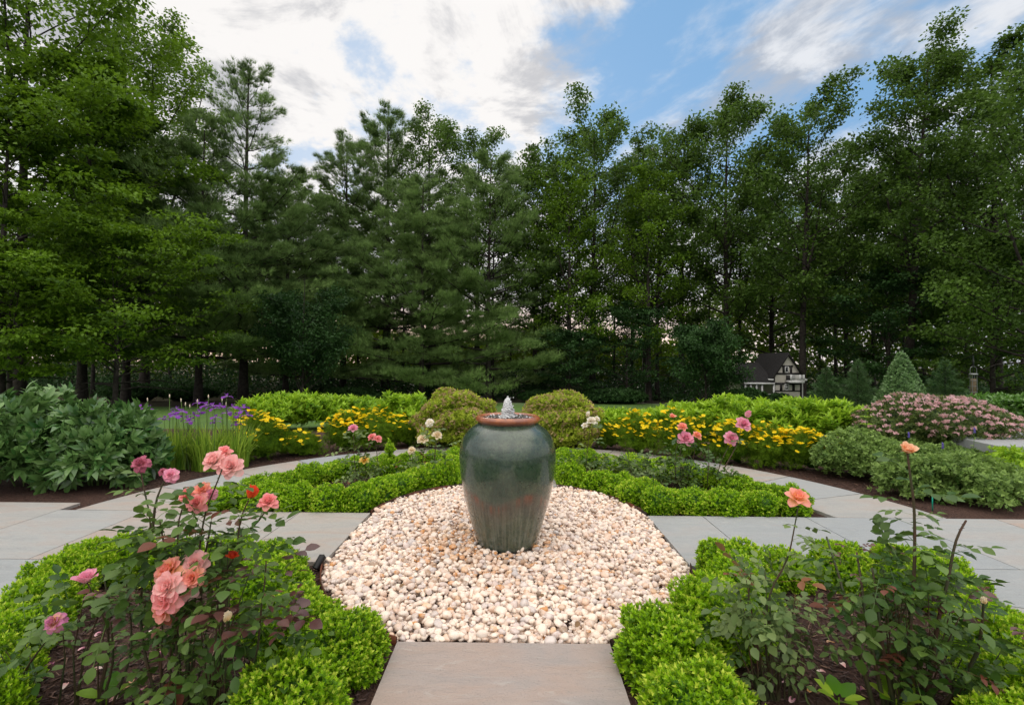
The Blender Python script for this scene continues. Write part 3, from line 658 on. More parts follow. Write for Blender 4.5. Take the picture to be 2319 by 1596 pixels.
def phlox():
    T = [sprig(9, 30+i, LONG, .62, .95) for i in range(4)]
    L = [(612, 985, 140, 84, 'far left, above the iris flowers'), (672, 980, 150, 82, 'second from the left, behind yellow flowers'), (735, 975, 110, 74, 'left of centre, sloping down to a gap'), (815, 965, 110, 62, 'low one behind the yellow flowers left of the urn'), (905, 985, 110, 96, 'tallest left one, against the gold spirea'),
         (1395, 985, 120, 60, 'low one right of the right gold spirea'), (1470, 970, 90, 42, 'lowest one at the edge of the lawn'), (1555, 1000, 150, 92, 'first tall one right of the lawn'), (1640, 1005, 160, 106, 'behind the mauve rose blooms'), (1730, 1008, 160, 108, 'in front of the playhouse porch'),
         (1815, 1010, 150, 112, 'in front of the playhouse window'), (1890, 1020, 130, 116, 'last of the right hand row, touching the pink spirea')]
    for k, (px, py, w, h, lab) in enumerate(L):
        g = G(px, py); d = g[1]+.5; x = g[0]*d/g[1]; rx = w/FPX*d*.48; H = CAMH-(py-h-818)/FPX*d-.10
        t = thing('phlox_plant', 'light green phlox clump, '+lab, 'leafy plant', (x, d, .01), 'tall light green phlox clumps at the back of the bed')
        shrub(200+k, rx, rx*.8, H, int(560*rx/.6), T, .145, .22, .5, .84, .28, .5, low=-.6, zc=.5).build('foliage', M['phlox'], t)
phlox()
def spireas():
    T = [sprig(6, 60+i, LEAF4, .7, .6) for i in range(3)]; r = np.random.default_rng(9)
    hd = []
    for i in range(3):
        q = np.random.default_rng(i); n = 16; a = q.uniform(0, 6.28, n); R_ = np.sqrt(q.random(n))*.5; V = []; F = []
        for j in range(n):
            c = A(R_[j]*math.cos(a[j]), .25-.5*R_[j]**2+q.uniform(-.06, .06), R_[j]*math.sin(a[j])); d1, d2 = q.normal(size=3)*.12, q.normal(size=3)*.12; k = len(V)
            V += [c-d1, c-d2, c+d1, c+d2]; F.append((k, k+1, k+2, k+3))
        hd.append((np.array(V), np.array(F)))
    for k, (px, py, w, top, lab) in enumerate(((1030, 1032, 168, 887, 'gold and brown spirea shrub just left of the urn'), (1268, 1034, 172, 887, 'gold and brown spirea shrub just right of the urn'))):
        g = G(px, py-6); d = g[1]+.45; x = g[0]*d/g[1]; rx = w/FPX*d*.5; H = CAMH-(top-818)/FPX*d-.05
        t = thing('gold_spirea', lab, 'shrub', (x, d, .01), 'pair of gold spireas behind the urn')
        shrub(306+k, rx*.95, rx*.95, H, 4600, T, .075, .17, .25, .5, .45, .72, low=-.7, zc=.48).build('foliage', M['gold'], t)
        tag(shrub(306+k, rx*.98, rx*.98, H*1.02, 760, hd, .075, .17, .08, .6, .3, 0, low=-.4, zc=.48).build('seed_heads', M['goldtip'], t), kind='stuff')
    # the large pink one
    g = G(2105, 1046); d = g[1]+.55; x = g[0]*d/g[1]; rx, H = 318/FPX*d*.5, CAMH-(884-818)/FPX*d-.04
    t = thing('pink_spirea', 'wide mounded spirea shrub covered in pink flower heads near the stone step', 'shrub', (x, d, .01))
    shrub(320, rx, rx*.7, H, 5200, T, .07, .14, .3, .5, .45, .72, low=-.6, zc=.40).build('foliage', M['spir'], t)
    hm = []
    for i in range(3):
        V, F = hd[i]; W = V[:, [0, 2, 1]]*A(1, 1, 1.2); W2 = np.concatenate([W, W*A(.7, .7, 1)+A(.1, -.05, .03)]); F2 = np.concatenate([F, F+len(V)]); hm.append(one_mesh('flower_head', W2, F2, np.random.default_rng(i).random(len(W2)), M['pinkfl']))
    D = hemi(4200, r, -.05); D = D[(D[:, 1] < .35) & (r.random(4200) < .25+D[:, 2])]; Lr = lumpy(D, np.random.default_rng(320+77), .14); pts = D*Lr[:, None]*A(rx, rx*.7, H*.6)*1.01+A(0, 0, H*.40); keep = []
    for p in pts:
        if len(keep) < 230 and all(np.linalg.norm(p-q) > .085 for q in keep[-400:]): keep.append(p)
    keep.sort(key=lambda p: p[1]); rest = MB()
    for i, p in enumerate(keep):
        s = r.uniform(.075, .125)
        if i < 100: inst('flower_head', hm[i % 3], t, p, (r.uniform(-.2, .35), r.uniform(-.3, .3), r.uniform(0, 6)), s)
        else:
            V, F = hd[i % 3]; rest.add(V[:, [0, 2, 1]]*A(s, s, s*1.2)+p, F, r.random())
    tag(rest.build('flower_heads', M['pinkfl'], t), kind='stuff')
spireas()
def peonies():
    T = []
    for i in range(4):
        q = np.random.default_rng(i); Vs = []; Fs = []; k = 0
        for j, (t_, an) in enumerate(((1., 0), (.8, .65), (.8, -.65), (.45, 1.05), (.45, -1.05), (.62, .35), (.62, -.3))):
            a = an+q.uniform(-.15, .15); d = A(math.sin(a), math.cos(a), -.2+q.uniform(-.25, .2)); R = frames(d[None], A(0, 0, 1)[None])[0]
            Vs.append((LONG[0]*A(1.35, 1, 1)*q.uniform(.6, .85))@R.T+A(0, t_*.55, 0)); Fs.append(LONG[1]+k); k += len(LONG[0])
        st = A((-.015, -.3, -.1), (.015, -.3, -.1), (.01, .5, 0), (-.01, .5, 0)); Vs.append(st); Fs.append(A((0, 1, 2, 3)).astype(int)+k)
        T.append((np.concatenate(Vs), np.concatenate(Fs), np.repeat(q.uniform(-.35, .35, len(Vs)), [len(z) for z in Vs])))
    for k, (px, py, w, top, lab) in enumerate(((60, 1118, 300, 893, 'tallest dark green peony clump, at the left edge behind the paving'), (225, 1116, 235, 922, 'dark green peony clump between the tallest one and the irises'))):
        g = G(px, py); d = g[1]+.35; x = g[0]*d/g[1]; rx, H = w/FPX*d*.50, CAMH-(top-818)/FPX*d-.08
        t = thing('peony_plant', lab, 'leafy plant', (x, d, .01), 'peony clumps beside the left path')
        r = np.random.default_rng(400+k); mb = MB(); n = 760
        shrub(400+k, rx*.90, rx*.75, H*.95, n, T, .185, .09, .6, .15, .34, .5, low=-.5, zc=.45, mb=mb).build('foliage', M['peony'], t)
        ms = MB()
        for q in range(16):
            a = r.uniform(0, 6.28); e = r.uniform(.3, .75); p0 = A(.1*math.cos(a), .1*math.sin(a), 0); p1 = A(rx*e*math.cos(a), rx*.8*e*math.sin(a), H*.8)
            tube(ms, [p0, p0*.4+p1*.6+A(0, 0, .05), p1], .008, 5)
        ms.build('stems', M['stem'], t)
peonies()
def irises():
    r = np.random.default_rng(12)
    # bloom: three drooping falls and three small standards
    mb = MB()
    for i in range(3):
        a = i*2.094
        for w, prof in ((.36, [(0, 0), (.35, .12), (.75, .06), (1.0, -.22)]), (.16, [(0, 0), (.12, .3), (.2, .5), (.3, .55)])):
            b = a+(0 if w > .2 else 1.05); rows = []
            for t_, (rr, zz) in enumerate(prof):
                ww = w*[.25, .8, 1., .35][t_]
                for s in (-1, 0, 1): rows.append((rr*math.cos(b)-s*ww*math.sin(b), rr*math.sin(b)+s*ww*math.cos(b), zz-.05*abs(s)))
            F = [(3*q+s, 3*q+s+1, 3*q+s+4, 3*q+s+3) for q in range(3) for s in range(2)]
            mb.add(rows, F, np.repeat([0, .6, .9, 1], 3))
    o = mb.build('bloom', M['purple'], smooth=True); fm = o.data; bpy.data.objects.remove(o)
    V, F = ico(1); bm_ = one_mesh('bud', V*A(.25, .25, 1), F, .9, M['cream'])
    clumps = [(395, 1074, 95, 'left iris clump leaning over the peonies, with few blooms', [(372, 948), (352, 955), (392, 935), (430, 955), (400, 940), (310, 917), (335, 925)], [(334, 905), (384, 897)]),
              (470, 1076, 105, 'middle iris clump with the densest purple blooms', [(398, 943), (412, 932), (440, 940), (452, 934), (467, 918), (425, 948), (482, 920), (448, 912), (400, 926), (488, 945)], [(410, 906), (420, 915), (447, 908), (472, 898), (430, 920)]),
              (530, 1070, 95, 'right iris clump topped by the tallest purple bloom', [(513, 898), (500, 920), (528, 922), (552, 922), (545, 932), (515, 935), (560, 940), (487, 955), (535, 960), (485, 925), (540, 942)], [(503, 905), (512, 915)])]
    for k, (px, py, w, lab, fl, bd) in enumerate(clumps):
        g = G(px, py); d = g[1]+.25; x = g[0]*d/g[1]; t = thing('iris_clump', lab, 'flowering plant', (x, d, .01), 'purple iris clumps'); O = A(x, d, .01)
        mb = MB(); n = 210; rx = w/FPX*d*.5
        for q in range(n*2):
            a, e = r.uniform(0, 6.28), math.sqrt(r.random()); p = A(rx*.65*e*math.cos(a), rx*.5*e*math.sin(a), 0); Hh = r.uniform(.35, .74); ln = A(math.cos(a), math.sin(a), 0)*e*r.uniform(.1, .42)*Hh+A(*(r.normal(0, .05, 2)), 0)
            fold = r.random() < .3; ts = np.linspace(0, 1, 6); c = p+np.outer(ts**2, ln)+np.outer(ts-(.42 if fold else .08)*ts**4, A(0, 0, Hh)); sd = nz(A(-ln[1], ln[0], r.uniform(-.1, .1))[None])[0]
            ww = .011*np.array([1, 1.1, 1., .8, .5, .05]); V_ = np.stack([c-sd*ww[:, None], c+sd*ww[:, None]], 1).reshape(-1, 3); F_ = [(2*i, 2*i+1, 2*i+3, 2*i+2) for i in range(5)]
            mb.add(V_, F_, r.random())
        mb.build('leaves', M['iris'], t); ms = MB()
        for (bx, by) in fl:
            p = P(bx, by, d+r.uniform(-.25, .25))-O; b0 = A(p[0]*.7, p[1]*.6, 0); tube(ms, [b0, (b0+p)/2+A(r.normal(0, .01), 0, 0), p], [.005, .0045, .004], 4)
            inst('bloom', fm, t, p, (r.uniform(-.2, .2), r.uniform(-.2, .2), r.uniform(0, 6)), r.uniform(.075, .10))
        for (bx, by) in bd:
            p = P(bx, by, d+r.uniform(-.15, .15))-O; b0 = A(p[0]*.7, p[1]*.6, 0); tube(ms, [b0, (b0+p)/2, p], [.005, .0045, .006], 4); inst('bud', bm_, t, p, (0, 0, 0), .035)
        ms.build('stems', M['stem'], t)
irises()
def right_bushes():
    T = [sprig(6, 80+i, LEAF5, .7, .95) for i in range(4)]
    for k, (px, py, w, top, lab, m) in enumerate(((1955, 1098, 185, 992, 'soft grey-green bush at the left end of the right hand bed', 'cat'), (2065, 1142, 130, 1040, 'yellowish grey-green bush behind the peach rose stem', 'cat'), (2195, 1150, 210, 1035, 'broad grey-green bush to the right of the peach rose', 'cat'), (2105, 1070, 180, 1005, 'grey-green bush below the pink spirea', 'cat'), (2330, 1105, 150, 1015, 'light green bush at the right edge under the stone step', 'phlox'))):
        g = G(px, py); d = g[1]+.25; x = g[0]*d/g[1]; rx, H = w/FPX*d*.5, CAMH-(top-818)/FPX*d
        t = thing('leafy_bush', lab, 'shrub', (x, d, .01), 'grey-green bushes of the right hand bed')
        shrub(500+k, rx*.95, rx*.8, H, int(1100*rx/.4), T, .062, .32, .6, .5, .5, .4, low=-.5, zc=.45).build('foliage', M[m], t)
    # low glossy planting behind the stone step
    LT = [sprig(7, 90+i, LEAF5, .8, .9) for i in range(3)]
    for k, (px, top, w, d, lab) in enumerate(((2260, 903, 130, 10.2, 'glossy dark green shrub behind the stone step, next to the pink spirea'), (2350, 903, 150, 9.6, 'glossy dark green shrub behind the stone step at the right edge'))):
        p = P(px, top, d); rx = w/FPX*d*.55
        t = thing('glossy_shrub', lab, 'shrub', (p[0], d, ground_h(d)), 'glossy shrubs behind the stone step'); shrub(520+k, rx, rx*.8, p[2]-ground_h(d), 1500, LT, .11, .06, .3, .4, .4, .85, zc=.5, boxy=.5).build('foliage', M['grc'], t)
    V, F = ico(1); sm = one_mesh('flower_spike', np.concatenate([V*.5+A(.25*math.sin(i*2.4), .25*math.cos(i*2.4), i*.42) for i in range(9)]), np.concatenate([F+len(V)*i for i in range(9)]), .5, M['spike'])
    for px, py, bx, by, lab in ((2058, 978, 2062, 1040, 'slender plant with one violet flower spike, left of the peach rose'), (2207, 968, 2203, 1040, 'slender plant with a violet flower spike right in front of the pink spirea'), (2135, 1002, 2140, 1060, 'slender plant with a violet flower spike above the grey-green bush')):
        g = G(bx, by+30); d = g[1]; t = thing('salvia_plant', lab, 'flowering plant', (g[0], d, .01), 'violet spikes in the right bed'); p = P(px, py, d)-A(g[0], d, .01)
        ms = MB(); tube(ms, [(0, 0, 0), p*.5, p], .004, 4); ms.build('stem', M['stem'], t); inst('flower_spike', sm, t, p-A(0, 0, .08), (0, 0, 0), .022)
        lf = MB(); r = np.random.default_rng(int(px)); n = 26; tt = r.random(n)*.85; scatter(lf, LONG, p[None]*tt[:, None], frames(nz(np.stack([r.normal(size=n), r.normal(size=n), r.uniform(0, .6, n)], -1)), A(0, 0, 1)[None].repeat(n, 0)), .07, r.random(n)); lf.build('leaves', M['cat'], t)
    # tall light green shoot
    g = G(1968, 1070); d = g[1]; t = thing('tall_shoot', 'single upright light green shoot rising above the grey-green bush', 'leafy plant', (g[0], d, .01)); p = P(1960, 925, d)-A(g[0], d, .01)
    ms = MB(); tube(ms, [(0, 0, 0), p*.5, p], .006, 5); ms.build('stem', M['stem'], t); lf = MB(); tt = np.repeat(np.array([.98, .86, .74, .6, .45, .3]), 4); a = np.arange(24)*1.57+np.repeat(np.arange(6)*.8, 4)
    scatter(lf, LONG, p[None]*tt[:, None], frames(np.stack([np.cos(a), np.sin(a), np.full(24, .35)], -1), A(0, 0, 1)[None].repeat(24, 0)), (np.linspace(.09, .15, 24))[:, None]*A(2, 1, 1), np.linspace(1, .4, 24)); lf.build('leaves', M['phlox'], t)
right_bushes()
def step_and_light():
    # raised stone landing at the right edge
    t = thing('stone_landing', 'raised grey stone landing with two thick slabs beside the pink spirea', 'stone step', (0, 0, 0)); mb = MB()
    a, b = P(2262, 1010, 6.9), P(2275, 976, 9.0)
    box(mb, (a[0]+.12, a[1]+.1, .0), (a[0]+4, 9.0, a[2]-.13), .2); mb.build('base', M['stone'], t)
    mb = MB(); prism(mb, [(a[0], a[1]), (a[0]+4, a[1]-.55), (a[0]+4.2, 9.1), (a[0]+.35, 9.1)], a[2]-.13, a[2], .12); o = mb.build('slab', M['stone'], t); o.modifiers.new('b', 'BEVEL').width = .008
    # black uplight beside the left path
    g = G(722, 1297); t = thing('garden_spotlight', 'small black garden spotlight poking up at the corner of the left path', 'lamp', (g[0], g[1], .01)); mb = MB()
    m = simple('black_plastic', (.012, .012, .013), .4); tube(mb, [(0, 0, 0), (0, 0, .06)], .008, 8); mb.build('stake', m, t)
    mb = MB(); tube(mb, [(-.012, -.03, .035), (0, .0, .07), (.014, .035, .10)], [.026, .027, .029], 16); mb.build('housing', m, t)
    # green plant tag
    g = G(2112, 1162); t = thing('plant_tag', 'small green plastic plant tag on the mulch by the grey-green bush', 'tag', (g[0], g[1], .02), rz=.4); mb = MB(); box(mb, (-.012, -.001, 0), (.012, .001, .16)); mb.build('label_strip', simple('green_plastic', (.0, .25, .16), .35), t)
step_and_light()
# ---------------------------------------------------------------- roses
def petal_rows(L, W, phi0, curl, cup, ruf, r, nt=6, ns=5):
    t = np.linspace(0, 1, nt); ph = phi0+curl*t**1.6; dt = L/(nt-1)
    rad = np.concatenate([[0], np.cumsum(np.sin(ph[:-1])*dt)]); hz = np.concatenate([[0], np.cumsum(np.cos(ph[:-1])*dt)])
    w = W*np.sin(np.clip(t*.78+.12, 0, 1)*math.pi)**.6; s = np.linspace(-1, 1, ns)
    X = s[None]*w[:, None]; inward = cup*(s**2)[None]*w[:, None]
    R_ = rad[:, None]-inward*np.cos(ph)[:, None]; Z = hz[:, None]+inward*np.sin(ph)[:, None]
    tip = (1-np.abs(s)**2.2)[None]*(t**3)[:, None]*L*.10
    R_ = R_+tip*np.sin(ph)[:, None]; Z = Z+tip*np.cos(ph)[:, None]+ruf*L*(t**2)[:, None]*np.sin(s*r.uniform(2, 4)+r.uniform(0, 6))[None]
    return np.stack([X, R_, Z], -1).reshape(-1, 3), [(i*ns+j, i*ns+j+1, (i+1)*ns+j+1, (i+1)*ns+j) for i in range(nt-1) for j in range(ns-1)], np.repeat(t, ns)
def rose_mesh(name, m, seed, kind='full'):
    """unit-diameter rose, facing +z"""
    r = np.random.default_rng(seed); mb = MB()
    n, op, L0, droop, base = dict(full=(30, 1.45, .50, .35, .05), open=(16, 1.5, .56, .25, .05), cup=(16, .75, .52, .1, 0), bud=(8, .28, .8, .1, 0), wilt=(26, 2.2, .46, .9, .1))[kind]
    for i in range(n):
        f = (i+.5)/n; a = i*2.399+r.uniform(-.2, .2); phi = .02+op*f**1.1+r.uniform(-.12, .12); L = L0*(.55+.45*f**.6)*r.uniform(.9, 1.1)
        V, F, v = petal_rows(L, L*.48*(1.1-.2*f), phi, droop*f+(.5 if kind != 'bud' else 0)*f, .55-.4*f, .05+(.08 if kind == 'wilt' else 0), r)
        off = .03+.10*f*(1 if kind != 'bud' else .4); V = V+A(0, off*.6, -.15*f*L0+base)
        c, s = math.cos(a), math.sin(a); W = np.stack([V[:, 0]*c-V[:, 1]*s, V[:, 0]*s+V[:, 1]*c, V[:, 2]], -1); mb.add(W, F, np.clip(v+r.uniform(-.25, .15), 0, 1))
    o = mb.build(name, m, smooth=True); me = o.data; bpy.data.objects.remove(o); return me
RM = {}
def bloom_mesh(col, kind, k):
    key = (col, kind, k % 3)
    if key not in RM: RM[key] = rose_mesh('bloom', M[col], 10*(k % 3)+len(col), kind)
    return RM[key]
def compound(seed, n=5):
    q = np.random.default_rng(seed); Vs = []; Fs = []; k = 0; zz = lambda t: .12*t-.28*t*t
    def leaf(t, a, L):
        nonlocal k
        d = A(math.sin(a), math.cos(a), -.25+q.uniform(-.25, .15)); R = frames(d[None], (A(0, 0, 1)+q.normal(0, .22, 3))[None])[0]
        Vs.append((LEAFR[0]*A(1.08, 1, 1.2)*L)@R.T+A(0, t, zz(t))); Fs.append(LEAFR[1]+k); k += len(LEAFR[0])
    leaf(1.0, q.uniform(-.2, .2), .42)
    for t in ((.78, .48) if n == 5 else (.7,)):
        for s in (-1, 1): leaf(t, s*(1.05+q.uniform(-.15, .2)), (.36 if t > .6 else .29))
    for a_, b_ in ((0, .5), (.5, 1.)):
        Vs.append(A((-.012, a_, zz(a_)), (.012, a_, zz(a_)), (.008, b_, zz(b_)), (-.008, b_, zz(b_)))); Fs.append(A((0, 1, 2, 3)).astype(int)+k); k += 4
    return np.concatenate(Vs), np.concatenate(Fs)
CT = [compound(i, 5) for i in range(5)]+[compound(9+i, 3) for i in range(2)]
def leaf_group(mb, pos, dirs, sc, r, red=.07):
    n = len(pos); nr = A(0, 0, 1)[None]+r.normal(0, .25, (n, 3)); Rr = frames(dirs, nr); w = r.integers(0, len(CT), n); s = sc*r.uniform(.7, 1.2, n)
    v = r.random(n)*.9; v[r.random(n) < red] = 1.
    for i, t in enumerate(CT):
        q = w == i; scatter(mb, t, np.asarray(pos)[q], Rr[q], s[q], v[q])
BC = [0]
def rose_bush(label, base, canes=(), blooms=(), mass=(), lmat='rose', lsc=.15, depth=None, group='rose bushes in the boxwood-edged beds', red=.03, cr=.0065, seed=1, young=(), lean=0., step=.075):
    g = G(*base); d = depth or g[1]; x = g[0]*d/g[1]; O = A(x, d, .015); r = np.random.default_rng(seed)
    t = thing('rose_bush', label, 'rose bush', O, group); lm = MB()
    for c in canes:
        pts, dd = c[0], (c[1] if len(c) > 1 else 0); fr = c[2] if len(c) > 2 else 1.
        q = [A(*(P(a, b, d+dd*(i/max(1, len(pts)-1)))-O)) for i, (a, b) in enumerate(pts)]
        if q[0][2] > .02 and len(c) < 4: q = [A(q[0][0]*.6, q[0][1]*.6, 0)]+q
        Q = np.array(q); s = np.concatenate([[0], np.cumsum(np.linalg.norm(np.diff(Q, axis=0), axis=1))]); m = max(6, int(s[-1]/.05)); u = np.linspace(0, s[-1], m)
        Q = np.stack([np.interp(u, s, Q[:, k]) for k in range(3)], -1)
        for _ in range(2): Q[1:-1] = (Q[:-2]+2*Q[1:-1]+Q[2:])/4
        cb = MB(); R_ = np.linspace(cr*1.25, cr*.5, m); tube(cb, Q, R_, 7)
        for k in range(int(s[-1]/.022)):       # thorns
            i = r.integers(0, m-1); p = Q[i]+(Q[i+1]-Q[i])*r.random(); a = r.uniform(0, 6.28); dv = A(math.cos(a), math.sin(a), .1); e = R_[i]
            cb.add([p+A(0, 0, e*.6), p-A(0, 0, e*.6)+A(-dv[1], dv[0], 0)*e*.4, p-A(0, 0, e*.6)-A(-dv[1], dv[0], 0)*e*.4, p+dv*(e+.006)-A(0, 0, .002)], [(0, 1, 3), (1, 2, 3), (2, 0, 3)])
        cb.build('cane', M['cane'], t, True)
        nl = int(s[-1]/step*fr*(1.5 if step < .08 else 1))
        if nl:
            ii = r.uniform(.18, .97, nl)*(m-1); i0 = ii.astype(int).clip(0, m-2); pos = Q[i0]+(Q[i0+1]-Q[i0])*(ii-i0)[:, None]; a = r.uniform(0, 6.28, nl)
            leaf_group(lm, pos, np.stack([np.cos(a), np.sin(a), r.uniform(-.1, .5, nl)], -1), lsc, r, red)
    for (px, py, rx, rz, n) in mass:
        c = P(px, py, d+r.uniform(-.05, .05))-O; D = nz(r.normal(size=(n, 3))); rad = r.random(n)**.45; pos = c+D*rad[:, None]*A(rx, rx*.8, rz); pos[:, 2] = np.maximum(pos[:, 2], .03)
        a = nz(D*A(1, 1, .4)+r.normal(0, .5, (n, 3))+A(0, 0, .1)); leaf_group(lm, pos, a, lsc, r, red)
        tw = MB()
        for k in range(0, n, 8):
            p0 = A(c[0]*.5+r.normal(0, .03), c[1]*.5, 0); tube(tw, [p0, (p0+pos[k])/2+A(r.normal(0, .02), 0, .02), pos[k]], [.0042, .003, .0016], 5, cap=False)
        if tw.ch: tw.build('twigs', M['cane'], t)
    if lm.ch: lm.build('foliage', M[lmat], t)
    if young:
        ym = MB()
        for (px, py, n, s) in young:
            c = P(px, py, d-.03)-O; a = r.uniform(0, 6.28, n); pos = c+r.normal(0, s*.25, (n, 3)); leaf_group(ym, pos, np.stack([np.cos(a), np.sin(a)*.7, r.uniform(0, .5, n)], -1), s, r, 0)
        tag(ym.build('young_leaves', M['rosered'], t), 'dark red young leaves')
    for b in blooms:
        px, py, w, col, kind = b[:5]; tx, ty = b[5] if len(b) > 5 else (.75, 0); dd = b[6] if len(b) > 6 else 0
        p = P(px, py, d+dd)-O; BC[0] += 1; s = w/FPX*(d+dd)*.84
        s *= dict(full=1.0, open=.95, cup=1.1, bud=1.5, wilt=1.05)[kind]
        o = inst('bud' if kind == 'bud' else 'bloom', bloom_mesh(col, kind, BC[0]), t, p-A(0, 0, s*.12), (tx, ty, r.uniform(0, 6.28) if tx == 0 else 0), s)
        o.rotation_euler = (tx, ty, 0)
        nm = dict(palepink='pale pink', pink='pink', coral='coral', orange='orange-red', mauve='mauve pink', wilt='wilted dusky pink', wiltm='withered golden mauve', cream='cream', white='creamy white', yrose='yellow', peach='peach').get(col, col)
        o['label'] = '%s rose %s' % (nm, 'bud' if kind == 'bud' else 'bloom')
        sp = MB()      # sepals
        for k in range(5):
            a = k*1.2566; dv = A(math.cos(a), math.sin(a), -.25); R = frames(dv[None], A(0, 0, 1)[None])[0]; sp.add((LONG[0]*.30)@R.T+A(0, 0, -.04), LONG[1], r.random())
        tube(sp, [(0, 0, -.14), (0, 0, -.03), (0, 0, .02)], [.03, .07, .07], 6, .4); so = sp.build('sepals', M['rose'], o)
# front left bed
rose_bush('tall many-flowered pink rose bush in the front left bed', (430, 1535), depth=2.12, seed=2, lsc=.145, cr=.0055,
  canes=[([(425, 1500), (440, 1380), (450, 1250), (465, 1150), (490, 1100), (503, 1062)], -.05, .9), ([(400, 1500), (398, 1350), (402, 1230), (405, 1150), (425, 1130)], 0, 1.6),
         ([(330, 1500), (315, 1380), (330, 1270), (345, 1200), (335, 1140), (320, 1090), (318, 1055)], .02, .55), ([(345, 1200), (352, 1130), (360, 1105), (378, 1080)], .02, .4, 1),
         ([(500, 1480), (505, 1400), (538, 1250), (541, 1197), (539, 1171), (563, 1133)], 0, .9), ([(541, 1220), (560, 1200), (590, 1180), (606, 1145)], 0, 1.2, 1), ([(505, 1320), (517, 1280), (528, 1265)], -.1, .3, 1),
         ([(360, 1500), (352, 1400), (370, 1330)], -.1, 1.), ([(586, 1480), (588, 1400), (600, 1320), (603, 1270)], -.05, .1), ([(380, 1480), (420, 1380), (440, 1300)], -.1, .5), ([(440, 1330), (470, 1240), (478, 1180)], 0, 2., 1), ([(395, 1330), (372, 1240), (362, 1180)], 0, 2., 1)],
  blooms=[(488, 1040, 60, 'palepink', 'full', (.8, -.3)), (524, 1052, 60, 'palepink', 'full', (1.0, .35)), (508, 1022, 38, 'pink', 'open', (.4, .3), .05),
          (428, 1118, 48, 'pink', 'full', (.7, -.3)), (460, 1106, 44, 'coral', 'full', (.9, 0)), (480, 1115, 32, 'mauve', 'wilt', (1.2, .4)), (448, 1134, 52, 'pink', 'full', (1.1, 0), -.04),
          (320, 1047, 46, 'wilt', 'wilt', (.8, 0)), (388, 1072, 40, 'mauve', 'wilt', (1.1, .4)), (370, 1066, 22, 'wilt', 'wilt', (1.1, .4)),
          (570, 1118, 30, 'orange', 'bud', (.2, .25)), (608, 1133, 50, 'pink', 'full', (.5, .1)), (526, 1258, 32, 'orange', 'cup', (.25, .2), -.1),
          (385, 1285, 68, 'coral', 'full', (.8, -.3), -.16), (443, 1272, 66, 'palepink', 'full', (.9, .4), -.12), (438, 1303, 56, 'coral', 'full', (1.2, .3), -.18), (384, 1322, 74, 'palepink', 'full', (1.0, -.2), -.22),
          (380, 1352, 68, 'pink', 'open', (1.4, -.1), -.23), (372, 1374, 58, 'coral', 'open', (1.7, -.1), -.2), (425, 1328, 54, 'palepink', 'full', (1.1, .3), -.14), (515, 1399, 22, 'cream', 'bud', (.1, 0), -.2)],
  mass=[(505, 1390, .24, .16, 46), (430, 1460, .17, .14, 20), (570, 1500, .24, .20, 46), (500, 1560, .24, .12, 24), (425, 1210, .16, .11, 26), (520, 1320, .17, .13, 30), (550, 1225, .11, .08, 10), (330, 1290, .08, .12, 8)], young=[(600, 1310, 6, .15), (565, 1355, 5, .15), (620, 1400, 5, .15), (480, 1390, 3, .13), (590, 1395, 3, .14)])
rose_bush('low rose bush with one open pink bloom and one withered bloom at the left edge', (170, 1530), depth=2.12, seed=3, lsc=.13, cr=.005,
  canes=[([(250, 1470), (240, 1400), (215, 1360), (196, 1315)], 0, .5), ([(20, 1600), (60, 1510), (105, 1450), (125, 1420)], -.2, 1.2), ([(260, 1500), (250, 1400), (235, 1300)], 0, .7), ([(300, 1480), (295, 1380), (285, 1310)], 0, .6)],
  blooms=[(195, 1308, 54, 'mauve', 'cup', (.15, 0)), (127, 1404, 52, 'wiltm', 'wilt', (.9, -.2), -.25)], mass=[(150, 1360, .16, .05, 10), (20, 1480, .09, .12, 9), (220, 1360, .16, .05, 10), (5, 1430, .12, .10, 10), (285, 1370, .12, .09, 10)], young=[(260, 1360, 3, .11), (290, 1385, 3, .1)])
# front right bed
rose_bush('rose bush with a single open coral bloom on a tall leaning stem, front right bed', (1775, 1560), depth=2.25, seed=4, lmat='roseg', lsc=.12, cr=.005,
  canes=[([(1735, 1480), (1730, 1410), (1745, 1330), (1785, 1270), (1798, 1200), (1808, 1145)], 0, 1.2), ([(1760, 1500), (1790, 1420), (1800, 1360)], 0, 1), ([(1720, 1500), (1690, 1400), (1700, 1300)], 0, 1.2)],
  blooms=[(1805, 1124, 58, 'coral', 'open', (.55, 0))], mass=[(1735, 1350, .18, .16, 52), (1780, 1430, .20, .10, 30), (1720, 1480, .14, .10, 12), (1690, 1400, .12, .12, 12), (1835, 1400, .13, .07, 12)])
rose_bush('large rose bush with one peach bloom on the tallest stem, front right bed', (2070, 1560), depth=2.2, seed=5, lsc=.14, cr=.0085,
  canes=[([(2058, 1540), (2062, 1400), (2071, 1300), (2072, 1200), (2070, 1130), (2060, 1070), (2055, 1025)], 0, 1.5), ([(2105, 1540), (2125, 1400), (2150, 1300), (2165, 1210), (2188, 1178)], 0, 1.4), ([(2000, 1480), (1985, 1340), (1975, 1285)], .1, .8), ([(1920, 1380), (1905, 1320), (1880, 1240), (1872, 1215)], .2, .3), ([(2165, 1560), (2215, 1480), (2225, 1410), (2228, 1360)], -.1, .4), ([(1960, 1400), (1950, 1310), (1940, 1250)], .2, .1)],
  blooms=[(2053, 1016, 44, 'peach', 'cup', (.5, .0)), (2228, 1362, 14, 'cream', 'bud', (0, 0), -.1)], mass=[(2030, 1390, .20, .10, 32), (2110, 1470, .24, .14, 56), (2190, 1530, .22, .12, 26), (2000, 1305, .20, .09, 38), (2120, 1330, .18, .09, 30), (2230, 1440, .16, .12, 16)], young=[(2220, 1385, 5, .14), (1938, 1245, 4, .06), (1900, 1280, 3, .06), (2280, 1420, 3, .16)])
